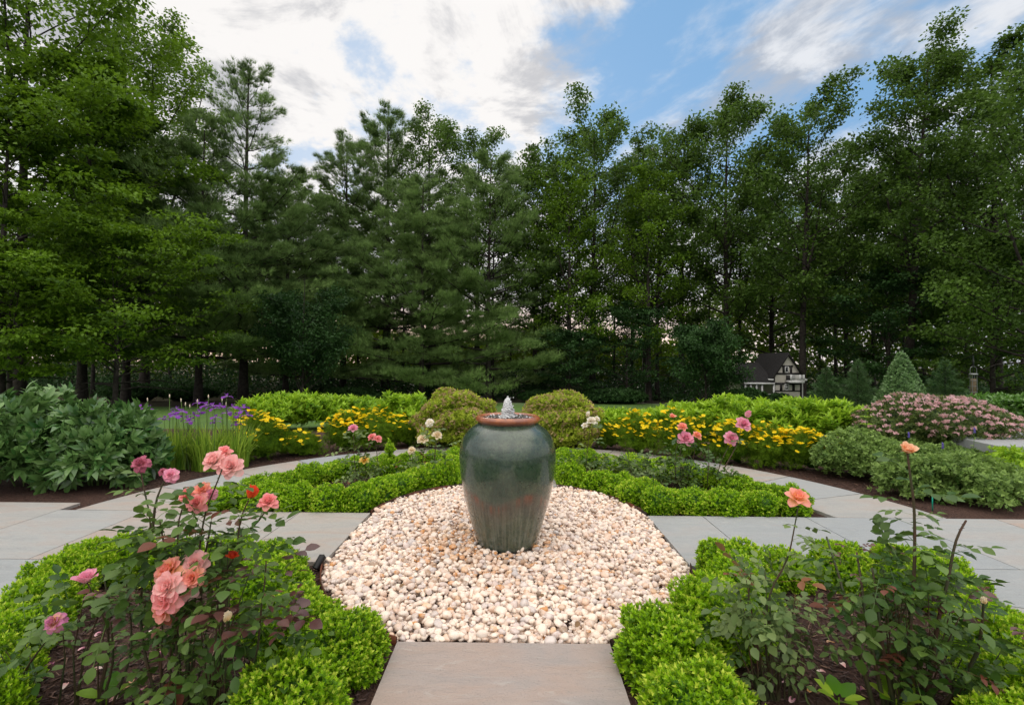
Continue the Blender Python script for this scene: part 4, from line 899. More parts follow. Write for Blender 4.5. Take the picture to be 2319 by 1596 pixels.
# back left bed
rose_bush('rose bush with two pink blooms and one yellow bloom, back left bed', (850, 1108), seed=6, lmat='roseg', lsc=.16, cr=.005, step=.10,
  canes=[([(810, 1100), (802, 1040), (800, 972)], 0, 1.), ([(860, 1100), (855, 1040), (850, 995)], 0, .7), ([(830, 1090), (826, 1045)], 0, 1)],
  blooms=[(800, 968, 24, 'mauve', 'full', (.6, 0)), (843, 988, 22, 'pink', 'full', (.7, -.3)), (856, 992, 20, 'pink', 'full', (.7, .4)), (825, 1040, 24, 'yrose', 'full', (.6, 0))], mass=[(835, 1065, .24, .13, 46), (860, 1095, .30, .10, 46), (800, 1015, .12, .12, 12)])
rose_bush('rose bush with four cream blooms nearest the left of the urn', (960, 1098), seed=7, lmat='roseg', lsc=.16, cr=.005, step=.10,
  canes=[([(950, 1090), (962, 1010), (972, 958)], 0, .7), ([(980, 1090), (985, 1030), (990, 990)], 0, .6), ([(945, 1090), (935, 1050), (932, 1020)], 0, .6)],
  blooms=[(973, 955, 24, 'white', 'wilt', (.6, 0)), (957, 992, 27, 'cream', 'full', (.8, -.2)), (990, 983, 25, 'cream', 'full', (.7, .3)), (932, 1018, 22, 'cream', 'wilt', (.8, 0))], mass=[(965, 1060, .26, .13, 44), (985, 1015, .15, .10, 14), (935, 1085, .25, .08, 30)])
# back right bed
rose_bush('rose bush with a cluster of creamy white blooms right of the urn', (1335, 1095), seed=8, lmat='roseg', lsc=.15, cr=.005, step=.10,
  canes=[([(1325, 1090), (1330, 1020), (1338, 955)], 0, 1.2)], blooms=[(1340, 951, 26, 'white', 'full', (.6, 0)), (1324, 962, 16, 'white', 'open', (.6, -.4)), (1352, 947, 15, 'white', 'open', (.6, .4)), (1331, 940, 12, 'white', 'bud', (.3, 0))], mass=[(1310, 1065, .22, .10, 34), (1345, 1035, .10, .12, 10)])
rose_bush('low rose bush without blooms in the middle of the back right bed', (1450, 1108), seed=9, lmat='roseg', lsc=.16, cr=.004, step=.12,
  canes=[([(1430, 1100), (1425, 1040), (1415, 1000)], 0, .4)], mass=[(1400, 1070, .30, .12, 52), (1480, 1085, .32, .12, 60), (1440, 1060, .25, .12, 34)])
rose_bush('rose bush with one pink and three coral blooms, back right bed', (1545, 1112), seed=10, lsc=.15, cr=.006, step=.08,
  canes=[([(1545, 1100), (1538, 1040), (1545, 998)], 0, 1.4), ([(1530, 1090), (1528, 1030), (1545, 970)], 0, .8), ([(1555, 1090), (1572, 1030), (1578, 990)], 0, .8)],
  blooms=[(1552, 990, 40, 'mauve', 'full', (.9, 0)), (1545, 965, 25, 'coral', 'full', (.6, 0)), (1578, 984, 24, 'coral', 'full', (.7, .4)), (1522, 942, 18, 'coral', 'cup', (.5, 0))], mass=[(1530, 1080, .28, .12, 44), (1545, 1020, .14, .12, 16), (1590, 1080, .22, .1, 26)], young=[(1560, 1060, 4, .09)])
rose_bush('rose bush with two large mauve blooms, rightmost in the back right bed', (1625, 1116), seed=11, lsc=.15, cr=.006, step=.08,
  canes=[([(1620, 1100), (1630, 1050), (1650, 1010), (1657, 995)], 0, .7), ([(1640, 1060), (1668, 1010), (1680, 965)], 0, .4, 1), ([(1600, 1100), (1606, 1050), (1604, 1010)], 0, .3)],
  blooms=[(1655, 990, 36, 'mauve', 'full', (1.0, 0)), (1682, 957, 38, 'mauve', 'full', (.9, .2)), (1692, 940, 16, 'mauve', 'bud', (.3, .2))], mass=[(1625, 1085, .24, .12, 34), (1640, 1060, .14, .1, 14)], young=[(1604, 1005, 3, .07)])
def near_leaves():
    # pale broad-leaved seedlings at the bottom edge
    r = np.random.default_rng(5)
    for k, (px, py, n, s, lab) in enumerate(((1900, 1596, 7, .10, 'pale green seedling at the bottom edge, left one'), (2030, 1600, 6, .11, 'pale green seedling at the bottom edge, right one'), (240, 1590, 4, .10, 'small bright green seedling in the mulch of the front left bed'))):
        g = G(px, py+28); t = thing('seedling', lab, 'leafy plant', (g[0], g[1], .015), 'pale seedlings in the mulch'); mb = MB(); a = np.arange(n)*6.283/n+.4
        scatter(mb, LEAFR, np.stack([np.cos(a)*.02, np.sin(a)*.02, np.full(n, .07)], -1), frames(np.stack([np.cos(a), np.sin(a), np.full(n, .5)], -1), A(0, 0, 1)[None].repeat(n, 0)), s*r.uniform(.7, 1.1, n), r.random(n))
        tube(mb, [(0, 0, 0), (0, 0, .075)], .003, 5, .5); mb.build('leaves', M['phlox'], t)
near_leaves()
def petals():
    r = np.random.default_rng(31)
    cols = ['wiltm', 'mauve', 'palepink', 'peach']; nm = ['golden', 'mauve', 'pale pink', 'dried peach']; mes = []
    for c in cols:
        V, F, v = petal_rows(.034, .011, 1.2, .7, .4, .1, np.random.default_rng(len(c))); mes.append(one_mesh('petal', V, F, v, M[c]))
    spots = [(110, 1505), (178, 1472), (232, 1512), (300, 1540), (330, 1555), (370, 1400), (335, 1430), (430, 1500), (470, 1505), (215, 1440), (140, 1560), (275, 1560), (360, 1470), (410, 1535), (270, 1580), (345, 1595), (1660, 1500), (1770, 1545), (1850, 1520), (1890, 1455), (1960, 1560), (1790, 1590), (1925, 1420), (1830, 1565), (2020, 1575), (1640, 1560), (1905, 1500), (1865, 1425)]
    words = ['first', 'second', 'third', 'fourth', 'fifth', 'sixth']; seen = {}
    for i, (px, py) in sorted(enumerate(spots), key=lambda q: q[1][0]):
        g = G(px, py, .035); k = i % 4; sd = 'left' if px < 1000 else 'right'; c_ = seen.get((k, sd), 0); seen[(k, sd)] = c_+1
        o = bpy.data.objects.new('fallen_petal', mes[k]); C.objects.link(o); o.location = g; o.rotation_euler = (r.uniform(-.4, .4), r.uniform(-.4, .4), r.uniform(0, 6.28)); o.scale = (1.1, 1.1, 1.1)
        tag(o, '%s fallen petal on the front %s mulch, %s of its colour from the left' % (nm[k], sd, words[c_]), 'petal', 'petals fallen on the mulch')
petals()
# ---------------------------------------------------------------- trees
TL = [LEAF4]
PT = [tuft(9, i, .045, .75) for i in range(4)]
def tree(label, px, top, d, w, kind, seed, n=14000, base=.3, lean=(0, 0), m=None, group=None, ls=None, name=None, bark='bark', vis_trunk=1., nl=None, fz=None, tr=None):
    """px/top: where the crown's tip stands in the photograph, d: distance, w: crown width in photo pixels"""
    g = P(px, top, d); gz = ground_h(d); H = g[2]-gz-(.5 if kind in ('oak', 'beech') else 0); R_ = w/FPX*d*.5*dict(oak=1.38, beech=1.18, pine=1.6, small=1.)[kind]; n = int(n*(3.4 if kind == 'pine' else 1.45)); ls = (ls or .2)*(.92 if kind == 'pine' else .84); r = np.random.default_rng(seed)
    nm = name or dict(oak='deciduous_tree', beech='beech_tree', pine='pine_tree', small='small_tree')[kind]
    t = thing(nm, label, 'tree', (g[0], d, gz-.03), group)
    tb = MB(); ts = np.linspace(0, 1, 12); r0 = (tr or (.035+.0105*H))
    tp = np.stack([lean[0]*ts**1.5+.05*H/10*np.sin(ts*4+seed)*ts, lean[1]*ts+.08*np.cos(ts*5+seed)*ts, ts*H*.97], -1)
    off = tp[-1][:2]; tp[:, :2] += -off[None]*0
    rad = r0*(1-.88*ts)*np.where(ts < .05, 1.35, 1)
    tube(tb, tp, rad, 9)
    cen = []; wts = []; cf = []
    if kind == 'pine': tt = np.concatenate([np.full(5, q) for q in np.linspace(base, .95, 13)])+r.uniform(-.012, .012, 65)
    elif kind == 'small': tt = r.uniform(.03, .6, 34)
    else: tt = np.linspace(base, .97, nl or 30)+r.uniform(-.01, .01, nl or 30)
    for i, q in enumerate(tt):
        q = min(q, .97); p0 = np.array([np.interp(q, ts, tp[:, k]) for k in range(3)]); a = i*2.4+r.uniform(-.5, .5); f = (q-base)/(1-base)
        if kind == 'pine': L = R_*(1.0-f)**.7*r.uniform(.5, 1.2)+.5; e0, e1 = -.02+.75*f, .25+.75*f
        elif kind == 'beech': L = R_*(.55+.45*math.sin(min(1, f*1.25+.25)*math.pi*.5))*(1 if f < .6 else (1-(f-.6)*1.9))*r.uniform(.7, 1.1); e0, e1 = .35+.5*f, .02+.6*f
        elif kind == 'small': f = q/.6; L = H*r.uniform(.45, .7); e0, e1 = r.uniform(.75, 1.45), r.uniform(.2, .9); L = L*(1-q*.5)
        else: L = R_*math.sqrt(max(.05, 1-.93*f**3.2))*r.uniform(.6, 1.15)*(.8+.3*min(1, f*2.2)); e0, e1 = .35+.5*f, .35+.75*f
        if kind == 'small':
            L = min(L, R_/max(.25, math.cos((e0+e1)/2)))
        s = np.linspace(0, 1, 7); el = e0+(e1-e0)*s; st = L/6
        hh = np.concatenate([[0], np.cumsum(np.cos(el[:-1])*st)]); vv = np.concatenate([[0], np.cumsum(np.sin(el[:-1])*st)])
        wob = np.cumsum(r.normal(0, .05*L, 7)); wob[0] = 0
        bp = p0+np.stack([hh*math.cos(a)-wob*math.sin(a)*.5, hh*math.sin(a)+wob*math.cos(a)*.5, vv], -1); br = max(.012, np.interp(q, ts, rad)*.42)
        tube(tb, bp, np.linspace(br, br*.18, 7), 5, cap=False)
        for k in range(2, 7): cen.append(bp[k]); wts.append(.6+.2*k); cf.append(f)
        nsub = 4 if kind != 'small' else 3
        for k in range(nsub):
            j = 2+k if k < 4 else 5; sa = a+(1 if k % 2 else -1)*r.uniform(.5, 1.1); SL = L*r.uniform(.25, .45)*(1.15-j/7); se = el[j]+r.uniform(-.15, .45)
            c1 = bp[j]+SL*.5*A(math.cos(sa)*math.cos(se), math.sin(sa)*math.cos(se), math.sin(se)); c2 = bp[j]+SL*A(math.cos(sa)*math.cos(se), math.sin(sa)*math.cos(se), math.sin(se))+A(0, 0, .1*SL)
            tube(tb, [bp[j], c1, c2], [br*.35, br*.22, br*.1], 4, cap=False); cen += [c1, c2]; wts += [.8, 1.2]; cf += [f, f]
    if kind in ('oak', 'beech'):      # a forked leader and a few bare dead boughs on the lower trunk
        for k in range(2):
            a = r.uniform(0, 6.28); q = r.uniform(.35, .55); p0 = np.array([np.interp(q, ts, tp[:, c]) for c in range(3)]); ln = H*(.92-q)*r.uniform(.7, .95); s = np.linspace(0, 1, 7)
            pt = p0+np.stack([math.cos(a)*ln*.30*s**.7, math.sin(a)*ln*.30*s**.7, ln*s], -1); rr = np.interp(q, ts, rad)*.62; tube(tb, pt, np.linspace(rr, rr*.2, 7), 6, cap=False)
            for c in range(3, 7): cen.append(pt[c]); wts.append(1.3); cf.append(.8)
        for k in range(5):
            a = r.uniform(0, 6.28); q = r.uniform(.10, base+.12); p0 = np.array([np.interp(q, ts, tp[:, c]) for c in range(3)]); ln = R_*r.uniform(.25, .6); s = np.linspace(0, 1, 5)
            pt = p0+np.stack([math.cos(a)*ln*s, math.sin(a)*ln*s, ln*(.25*s-.35*s**2)+r.normal(0, .03*ln, 5)*s], -1); tube(tb, pt, np.linspace(.035, .008, 5), 4, cap=False)
    tb.build('trunk', M[bark], t, True)
    cen = np.array(cen); cf = np.array(cf); wts = np.array(wts)*r.uniform(.3, 1.6, len(cen))*((1.15-cf)**1.1 if kind == 'pine' else 1); mb = MB()
    cnt = r.multinomial(n, wts/wts.sum()); idx = np.repeat(np.arange(len(cen)), cnt); cv = r.random(len(cen))
    rc = dict(oak=.070, beech=.085, pine=.053, small=.11)[kind]*H**.5*R_**.5*(fz or 1.); flat = dict(oak=.55, beech=.22, pine=.30, small=.6)[kind]
    D = nz(r.normal(size=(n, 3)))*(r.random(n)**.5)[:, None]; pos = cen[idx]+D*A(1, 1, flat)*rc*((.6+.8*cv[idx])*(1.25-(.8 if kind == 'pine' else .35)*cf[idx]))[:, None]
    if kind in ('oak', 'small'): pos[:, 2] += .15*rc
    v = np.clip(.65*cv[idx]+.35*r.random(n), 0, 1)
    if kind == 'pine':
        out = nz(pos-np.array([0, 0, 0])-np.stack([np.interp(pos[:, 2], tp[:, 2], tp[:, 0]), np.interp(pos[:, 2], tp[:, 2], tp[:, 1]), pos[:, 2]], -1)+1e-6)
        dr = nz(out*.7+A(0, 0, .75)+r.normal(0, .25, (n, 3))); s = (ls or .30)*r.uniform(.7, 1.15, n); w_ = r.integers(0, 4, n); F = frames(dr, r.normal(size=(n, 3)))
        for k in range(4): q = w_ == k; scatter(mb, PT[k], pos[q], F[q], s[q], v[q])
    else:
        dr = nz(D*A(1, 1, .4)+r.normal(0, .5, (n, 3))+A(0, 0, -.15)); nr = A(0, 0, 1)+r.normal(0, .45 if kind == 'beech' else .8, (n, 3)); s = (ls or .20)*r.uniform(.65, 1.2, n)
        scatter(mb, LEAF4, pos, frames(dr, nr), s[:, None]*A(1.35, 1, 1), v)
    mb.build('crown', M[m or dict(oak='oak', beech='beech', pine='pine', small='darkleaf')[kind]], t); return t
def forest():
    N = 13000
    # left
    tree('huge leafy tree filling the top left corner, cut by the frame', 70, -170, 22, 620, 'oak', 1, 24000, .35, m='beech', ls=.27)
    tree('bright green layered beech at the left edge', 20, 170, 17.5, 470, 'beech', 2, 20000, .16, ls=.20)
    tree('tall lime green beech just right of the one at the left edge', 205, 110, 21, 440, 'beech', 3, 24000, .14, ls=.22)
    tree('dark rounded tall tree between the left beeches and the tallest pine', 345, 88, 30, 270, 'oak', 4, 15000, .4, ls=.23, m='beech')
    tree('olive green tree in front of the tall dark one on the left', 300, 240, 25, 360, 'beech', 5, 18000, .18, ls=.22, m='oak')
    tree('spreading beech low on the left with boughs reaching toward the pines', 270, 520, 18.5, 520, 'beech', 6, 17000, .20, ls=.18)
    tree('lower layered beech at the far left edge', 30, 560, 16, 330, 'beech', 7, 12000, .22, ls=.17)
    tree('tallest pine with bare open top rising left of centre', 565, 128, 27, 360, 'pine', 8, 6500, .14, ls=.36)
    tree('shorter blue-green pine leaning against the tallest pine from the left', 462, 275, 25, 310, 'pine', 9, 6500, .16, ls=.36)
    tree('broad low pine to the right of the tallest pine', 655, 395, 29, 320, 'pine', 10, 6500, .12, ls=.38)
    tree('thin ragged pine between the left and the central pines', 785, 308, 34, 270, 'pine', 11, 5200, .2, ls=.42)
    tree('highest of the central pines behind the fountain', 880, 235, 34, 300, 'pine', 12, 7000, .18, ls=.44)
    tree('leafy tree with an airy round top hugging the highest central pine', 975, 258, 36, 200, 'oak', 13, 10000, .4, ls=.22)
    tree('lower central pine left of the urn with drooping boughs', 960, 400, 30, 330, 'pine', 14, 6500, .10, ls=.38)
    tree('airy deciduous top right of the central pines', 1085, 298, 37, 200, 'oak', 15, 9500, .35, ls=.22)
    tree('pine directly behind the water jet', 1110, 345, 31, 330, 'pine', 16, 7000, .07, ls=.40)
    # right
    tree('rounded yellowish green tree right of the central pines', 1215, 382, 36, 230, 'oak', 17, 11000, .2, ls=.24)
    tree('domed oak with a two-part top right of centre', 1345, 262, 35, 270, 'oak', 18, 15000, .2, ls=.25)
    tree('bright green narrower tree in front of the domed oak', 1290, 400, 31, 200, 'oak', 19, 9000, .2, ls=.21, m='beech')
    tree('small rounded treetop in the dip right of the domed oak', 1462, 312, 38, 170, 'oak', 20, 9000, .25, ls=.24)
    tree('oval green tree in front of the dip in the treeline', 1470, 385, 31, 170, 'oak', 21, 9000, .2, ls=.2, m='beech')
    tree('wide oak with the highest dome of the right middle', 1645, 235, 33, 330, 'oak', 22, 19000, .2, ls=.25)
    tree('slim tree on the left shoulder of the wide oak', 1545, 290, 36, 190, 'oak', 23, 10000, .2, ls=.24)
    tree('tree with a thin straight grey trunk beside the playhouse', 1815, 246, 28, 290, 'oak', 24, 14000, .30, ls=.22, lean=(.35, 0))
    tree('dark tree filling the gap behind the playhouse', 1745, 420, 36, 240, 'oak', 25, 10000, .2, ls=.25)
    tree('tall ragged tulip tree bending to the right', 2050, 105, 24, 280, 'oak', 26, 17000, .26, ls=.20, lean=(1.3, 0))
    tree('big spreading dark tree with bare crooked limbs at the right edge', 2250, 92, 23, 430, 'beech', 27, 17000, .32, ls=.19, m='oak')
    tree('dark tree at the right edge standing closest to the garden', 2345, 190, 18, 380, 'oak', 28, 15000, .15, ls=.18)
    tree('dark broad tree between the playhouse and the leaning tulip tree', 1915, 440, 31, 250, 'oak', 29, 12000, .12, ls=.24)
    tree('shaded tree behind the cone shaped bush', 2130, 380, 27, 300, 'oak', 30, 15000, .1, ls=.22)
    tree('deep green tree low behind the bird feeder', 2245, 520, 21, 320, 'beech', 31, 13000, .06, ls=.18, m='oak')
    tree('young beech whose lowest boughs hang behind the pink spirea', 2010, 600, 25, 280, 'beech', 32, 10000, .1, ls=.19, m='darkleaf')
    # small garden trees
    tree('round dark green multi-stemmed small tree left of centre at the lawn edge', 690, 612, 23, 225, 'small', 33, 14000, .1, ls=.15, name='small_tree', tr=.07)
    tree('round dark green multi-stemmed small tree left of the playhouse', 1598, 704, 23.5, 172, 'small', 34, 12000, .1, ls=.15, name='small_tree', tr=.06)
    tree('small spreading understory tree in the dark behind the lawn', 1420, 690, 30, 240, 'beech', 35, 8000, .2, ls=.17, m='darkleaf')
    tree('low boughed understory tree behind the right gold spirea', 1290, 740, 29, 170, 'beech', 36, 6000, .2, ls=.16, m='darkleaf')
    # trees in the depth of the wood: mostly trunks under thin crowns
    r = random.Random(7); protos = []
    for k in range(5):
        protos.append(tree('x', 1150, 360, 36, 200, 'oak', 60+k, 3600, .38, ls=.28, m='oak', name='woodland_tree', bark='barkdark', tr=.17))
    xs = list(range(-60, 2400, 58)); r.shuffle(xs); pos = []
    nw = 0
    for i, x in enumerate(xs):
        d = r.uniform(31, 46); pxx = x+r.uniform(-20, 20); g = P(pxx, 800, d); pos.append((pxx, d, g[0]))
    order = sorted(pos)
    ws = ['slender', 'straight', 'dark', 'thin', 'slightly leaning', 'stout']
    for i, (pxx, d, X) in enumerate(order):
        near_ = 'behind the peonies' if pxx < 330 else 'behind the irises' if pxx < 570 else 'behind the small dark tree on the left' if pxx < 820 else 'behind the left gold spirea' if pxx < 1110 else 'behind the right gold spirea' if pxx < 1340 else 'behind the open lawn' if pxx < 1500 else 'behind the small tree beside the playhouse' if pxx < 1680 else 'behind the playhouse' if pxx < 1850 else 'behind the pink spirea' if pxx < 2150 else 'behind the bird feeder'
        same = sum(1 for q in order[:i] if q[0] >= (-999 if pxx < 330 else 330 if pxx < 570 else 570 if pxx < 820 else 820 if pxx < 1110 else 1110 if pxx < 1340 else 1340 if pxx < 1500 else 1500 if pxx < 1680 else 1680 if pxx < 1850 else 1850 if pxx < 2150 else 2150))
        lab = 'dark woodland tree %s, %s from the left' % (near_, ['first', 'second', 'third', 'fourth', 'fifth', 'sixth', 'seventh', 'eighth'][same])
        s = r.uniform(.75, 1.0); loc = (X, d, ground_h(d)-.03); sc = (s*r.uniform(.8, 1.1),)*2+(s,)
        if pxx > 640 and pxx < 1240: sc = (sc[0], sc[1], s*.86)
        if nw < 5:
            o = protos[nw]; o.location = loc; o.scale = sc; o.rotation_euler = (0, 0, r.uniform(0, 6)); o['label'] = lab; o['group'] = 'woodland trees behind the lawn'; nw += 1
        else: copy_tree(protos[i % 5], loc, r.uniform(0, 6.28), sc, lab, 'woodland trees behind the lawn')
    # far understory and the far edge of the wood: reads as one mass
    rg = np.random.default_rng(50); mb = MB(); n = 130000; X = rg.uniform(-75, 75, n); Y = rg.uniform(44, 62, n)
    top = 4.9+.9*np.sin(X*.23+1)+.8*np.sin(X*.61)+.7*np.clip(np.abs(X-3)-14, 0, 14); Z = rg.random(n)**.8*top-1.0
    scatter(mb, LEAF4, np.stack([X, Y, Z], -1), frames(nz(rg.normal(size=(n, 3))), rg.normal(size=(n, 3))+A(0, 0, 1)), .55*rg.uniform(.6, 1.2, n), rg.random(n))
    tag(mb.build('far_wood', M['far']), 'sunlit yellow-green understory seen between the dark trunks', 'woodland', kind='stuff')
    # brush at the foot of the wood
    mb = MB(); n = 70000; X = rg.uniform(-46, 46, n); Y = rg.uniform(31.5, 41, n); top = (1.9+.7*np.sin(X*.5)+.6*np.sin(X*1.3+2))*np.clip((Y-30)/6, .3, 1)
    Z = rg.random(n)*np.clip(top, .25, 9)-1.0
    scatter(mb, LEAF4, np.stack([X, Y, Z], -1), frames(nz(rg.normal(size=(n, 3))), rg.normal(size=(n, 3))+A(0, 0, 1)), .22*rg.uniform(.6, 1.3, n), rg.random(n)*.7)
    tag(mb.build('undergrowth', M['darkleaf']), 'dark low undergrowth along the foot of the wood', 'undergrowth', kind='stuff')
forest()
def edge_shrubs():
    T = [sprig(6, 120+i, LEAF4, .8, .9) for i in range(3)]
    for k, (px, top, w, d, lab) in enumerate(((430, 878, 105, 28, 'low dark azalea mound at the edge of the wood on the left'), (300, 872, 120, 27, 'low dark azalea mound behind the peonies'), (795, 882, 130, 28, 'low dark azalea mound between the small tree and the gold spirea'), (885, 888, 70, 29, 'smaller azalea mound left of the left gold spirea'), (1225, 888, 90, 30, 'azalea mound behind the urn rim'),
                                         (1390, 884, 150, 29, 'long low azalea mound at the back of the open lawn'), (1690, 884, 90, 24.5, 'dark bush hiding the corner of the playhouse porch'), (1765, 897, 60, 24.6, 'low foundation bush under the playhouse window'))):
        p = P(px, top, d); rx = w/FPX*d*.5; H = max(.4, p[2]-ground_h(d))
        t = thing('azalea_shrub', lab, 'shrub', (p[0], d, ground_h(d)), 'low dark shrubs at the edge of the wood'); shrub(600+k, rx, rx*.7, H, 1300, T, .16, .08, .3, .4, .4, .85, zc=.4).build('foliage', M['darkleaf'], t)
    # cone shaped holly
    p = P(2041, 798, 17.5); gz = ground_h(17.5); H = p[2]-gz; t = thing('cone_shrub', 'dense cone shaped evergreen clipped to a point behind the pink spirea', 'shrub', (p[0], 17.5, gz)); r = np.random.default_rng(3); n = 5200
    f = 1-np.sqrt(r.random(n)); a = r.uniform(0, 6.28, n); R0 = 112/FPX*17.5*.5*1.0; rad = R0*(1-f)**.85*(1+.08*np.sin(a*5+f*9))*(1-.15*r.random(n)); pos = np.stack([rad*np.cos(a), rad*np.sin(a), f*H], -1)
    mb = MB(); d_ = nz(np.stack([np.cos(a), np.sin(a), np.full(n, .7)], -1)+r.normal(0, .35, (n, 3))); scatter(mb, T[0], pos, frames(d_, r.normal(size=(n, 3))), .10*r.uniform(.7, 1.2, n), r.random(n))
    lathe(mb, [(R0*.85*(1-q)**.85, H*q*.97) for q in np.linspace(0, 1, 9)], 24, 0.); mb.build('foliage', M['conebush'], t)
    # young conifers on both sides of it
    for k, (px, top, w, d, lab) in enumerate(((1872, 832, 110, 22, 'small dark conifer right of the playhouse trunk'), (1942, 815, 120, 21.5, 'small dark conifer left of the cone shaped shrub'), (2140, 812, 130, 19, 'small dark conifer between the cone shaped shrub and the bird feeder'))):
        p = P(px, top, d); gz = ground_h(d); H = p[2]-gz; t = thing('young_conifer', lab, 'tree', (p[0], d, gz), 'young conifers at the right of the lawn'); n = 2600; f = 1-np.sqrt(r.random(n)); a = r.uniform(0, 6.28, n); R0 = w/FPX*d*.5
        rad = R0*(1-f)*(.75+.35*np.sin(f*38+a*2))*(.5+.5*r.random(n)**.5); pos = np.stack([rad*np.cos(a), rad*np.sin(a), f*H+.05], -1); mb = MB()
        scatter(mb, PT[k], pos, frames(nz(np.stack([np.cos(a), np.sin(a), np.full(n, .25)], -1)+r.normal(0, .2, (n, 3))), r.normal(size=(n, 3))), .17*r.uniform(.7, 1.2, n), r.random(n)*.6); mb.build('crown', M['conebush'], t)
        tm = MB(); tube(tm, [(0, 0, 0), (0, 0, H*.9)], [.05, .01], 6); tm.build('trunk', M['barkdark'], t)
edge_shrubs()
# ---------------------------------------------------------------- playhouse
def playhouse():
    D = 25.2; gz = ground_h(D); o = P(1750, 905, D); px = lambda q: P(q, 850, D)[0]; pz = lambda q: P(1780, q, D)[2]
    side = simple('tan_siding', (.34, .31, .26), .7); m_, w = mat('lap_siding'); co = w.n('ShaderNodeTexCoord').outputs['Object']; sp = w.n('ShaderNodeSeparateXYZ'); w.link(co, sp.inputs[0])
    fr = w.math('FRACT', w.math('MULTIPLY', sp.outputs[2], 8)); c = w.mix(w.ss(fr, .0, .14), (.36, .34, .29), (.56, .53, .47)); p = w.n('ShaderNodeBsdfPrincipled', i_Roughness=.7); w.link(c, p.inputs['Base Color'])
    b = w.n('ShaderNodeBump', i_Strength=1, i_Distance=.02); w.link(fr, b.inputs['Height']); w.link(b.outputs[0], p.inputs['Normal']); oo = w.n('ShaderNodeOutputMaterial'); w.link(p.outputs[0], oo.inputs[0]); side = m_
    dark = simple('dark_trim', (.022, .02, .02), .6); wh = simple('white_paint', (.72, .72, .72), .5); glass = simple('window_glass', (.012, .014, .018), .1); roofm = simple('dark_shingles', (.014, .013, .014), .85, 0, .8, 22, (.026, .025, .026), 14)
    t = thing('playhouse', 'small two-storey playhouse with tan siding, dark trim and a white balcony', 'playhouse', (o[0], D, gz)); X = lambda q: px(q)-o[0]; Z = lambda q: pz(q)-gz
    x0, x1 = X(1752), X(1814); ze, zr = Z(846), Z(798); xm = (x0+x1)/2; dep = 2.6; lo = -.05
    mb = MB(); V = [(x0, 0, lo), (x1, 0, lo), (x1, 0, ze), (xm, 0, zr-.14), (x0, 0, ze)]; Vb = [(a, dep, c_) for a, _, c_ in V]
    mb.add(V+Vb, [(0, 1, 6, 5), (1, 2, 7, 6), (4, 0, 5, 9)]); mb.add(V, [(0, 1, 2, 3, 4)]); mb.add(Vb, [(4, 3, 2, 1, 0)]); mb.build('wall', side, t)
    # gable roof with overhang
    ov = .16; sl = (zr-ze)/(xm-x0); mb = MB()
    for s in (-1, 1):
        xe = xm+s*((x1-x0)/2+ov); zl = zr-sl*abs(xe-xm)
        mb.add([(xm, -.15, zr), (xe, -.15, zl), (xe, dep+.15, zl), (xm, dep+.15, zr), (xm, -.15, zr-.07), (xe, -.15, zl-.07), (xe, dep+.15, zl-.07), (xm, dep+.15, zr-.07)], [(0, 1, 2, 3), (7, 6, 5, 4), (0, 4, 5, 1), (1, 5, 6, 2), (2, 6, 7, 3)])
    rf = mb.build('roof', roofm, t)
    mb = MB()
    for s in (-1, 1):      # rake boards
        xe = xm+s*((x1-x0)/2+ov); zl = zr-sl*abs(xe-xm); mb.add([(xm, -.16, zr-.01), (xe, -.16, zl-.01), (xe, -.16, zl-.14), (xm, -.16, zr-.16), (xm, -.14, zr-.01), (xe, -.14, zl-.01), (xe, -.14, zl-.14), (xm, -.14, zr-.16)], [(0, 1, 2, 3), (7, 6, 5, 4), (0, 4, 5, 1), (3, 2, 6, 7), (1, 5, 6, 2)])
    mb.build('rake_board', dark, rf)
    mb = MB(); q = .035
    for (a, b_, c_, d_) in ((x0, x0+.06, lo, ze), (x1-.06, x1, lo, ze), (x0, x1, Z(848), Z(844)), (x0, x1, Z(871), Z(866)), (x0, x1, Z(886), Z(883.5)), (X(1771), X(1795), Z(831), Z(827))): box(mb, (a, -q, c_), (b_, -.002, d_))
    box(mb, (X(1772), -q-.003, Z(844)), (X(1776), -.002, Z(828))); box(mb, (X(1789), -q-.003, Z(844)), (X(1793), -.002, Z(828)))
    for a in (1766, 1794): box(mb, (X(a), -q-.006, Z(886)), (X(a+5), -.002, Z(867)))
    mb.build('trim', dark, t)
    def window(a, b_, c_, d_, bars, nm='window'):
        y = -.05; f = .035; mb = MB(); box(mb, (X(a)+.01, y+.02, Z(d_)+.01), (X(b_)-.01, -.001, Z(c_)-.01)); wd = mb.build(nm, glass, t); mb = MB()
        box(mb, (X(a), y, Z(d_)), (X(a)+f, -.003, Z(c_))); box(mb, (X(b_)-f, y, Z(d_)), (X(b_), -.003, Z(c_))); box(mb, (X(a)+f, y, Z(d_)), (X(b_)-f, -.003, Z(d_)+f)); box(mb, (X(a)+f, y, Z(c_)-f), (X(b_)-f, -.003, Z(c_)))
        if bars:
            xc = (X(a)+X(b_))/2; zc = (Z(c_)+Z(d_))/2; box(mb, (X(a)+f, y+.004, zc-.015), (X(b_)-f, -.003, zc+.015)); box(mb, (xc-.008, y+.008, Z(d_)+f), (xc+.008, -.003, Z(c_)-f))
            for zz in (.25, .75): z_ = Z(d_)+(Z(c_)-Z(d_))*zz; box(mb, (X(a)+f, y+.012, z_-.008), (X(b_)-f, -.003, z_+.008))
        mb.build('frame', wh, wd)
    window(1777, 1785, 829.5, 843.5, 0); window(1776, 1786, 869, 884, 1)
    mb = MB(); box(mb, (X(1780), -.03, Z(864)), (X(1800), -.002, Z(850))); mb.build('balcony_door', dark, t)
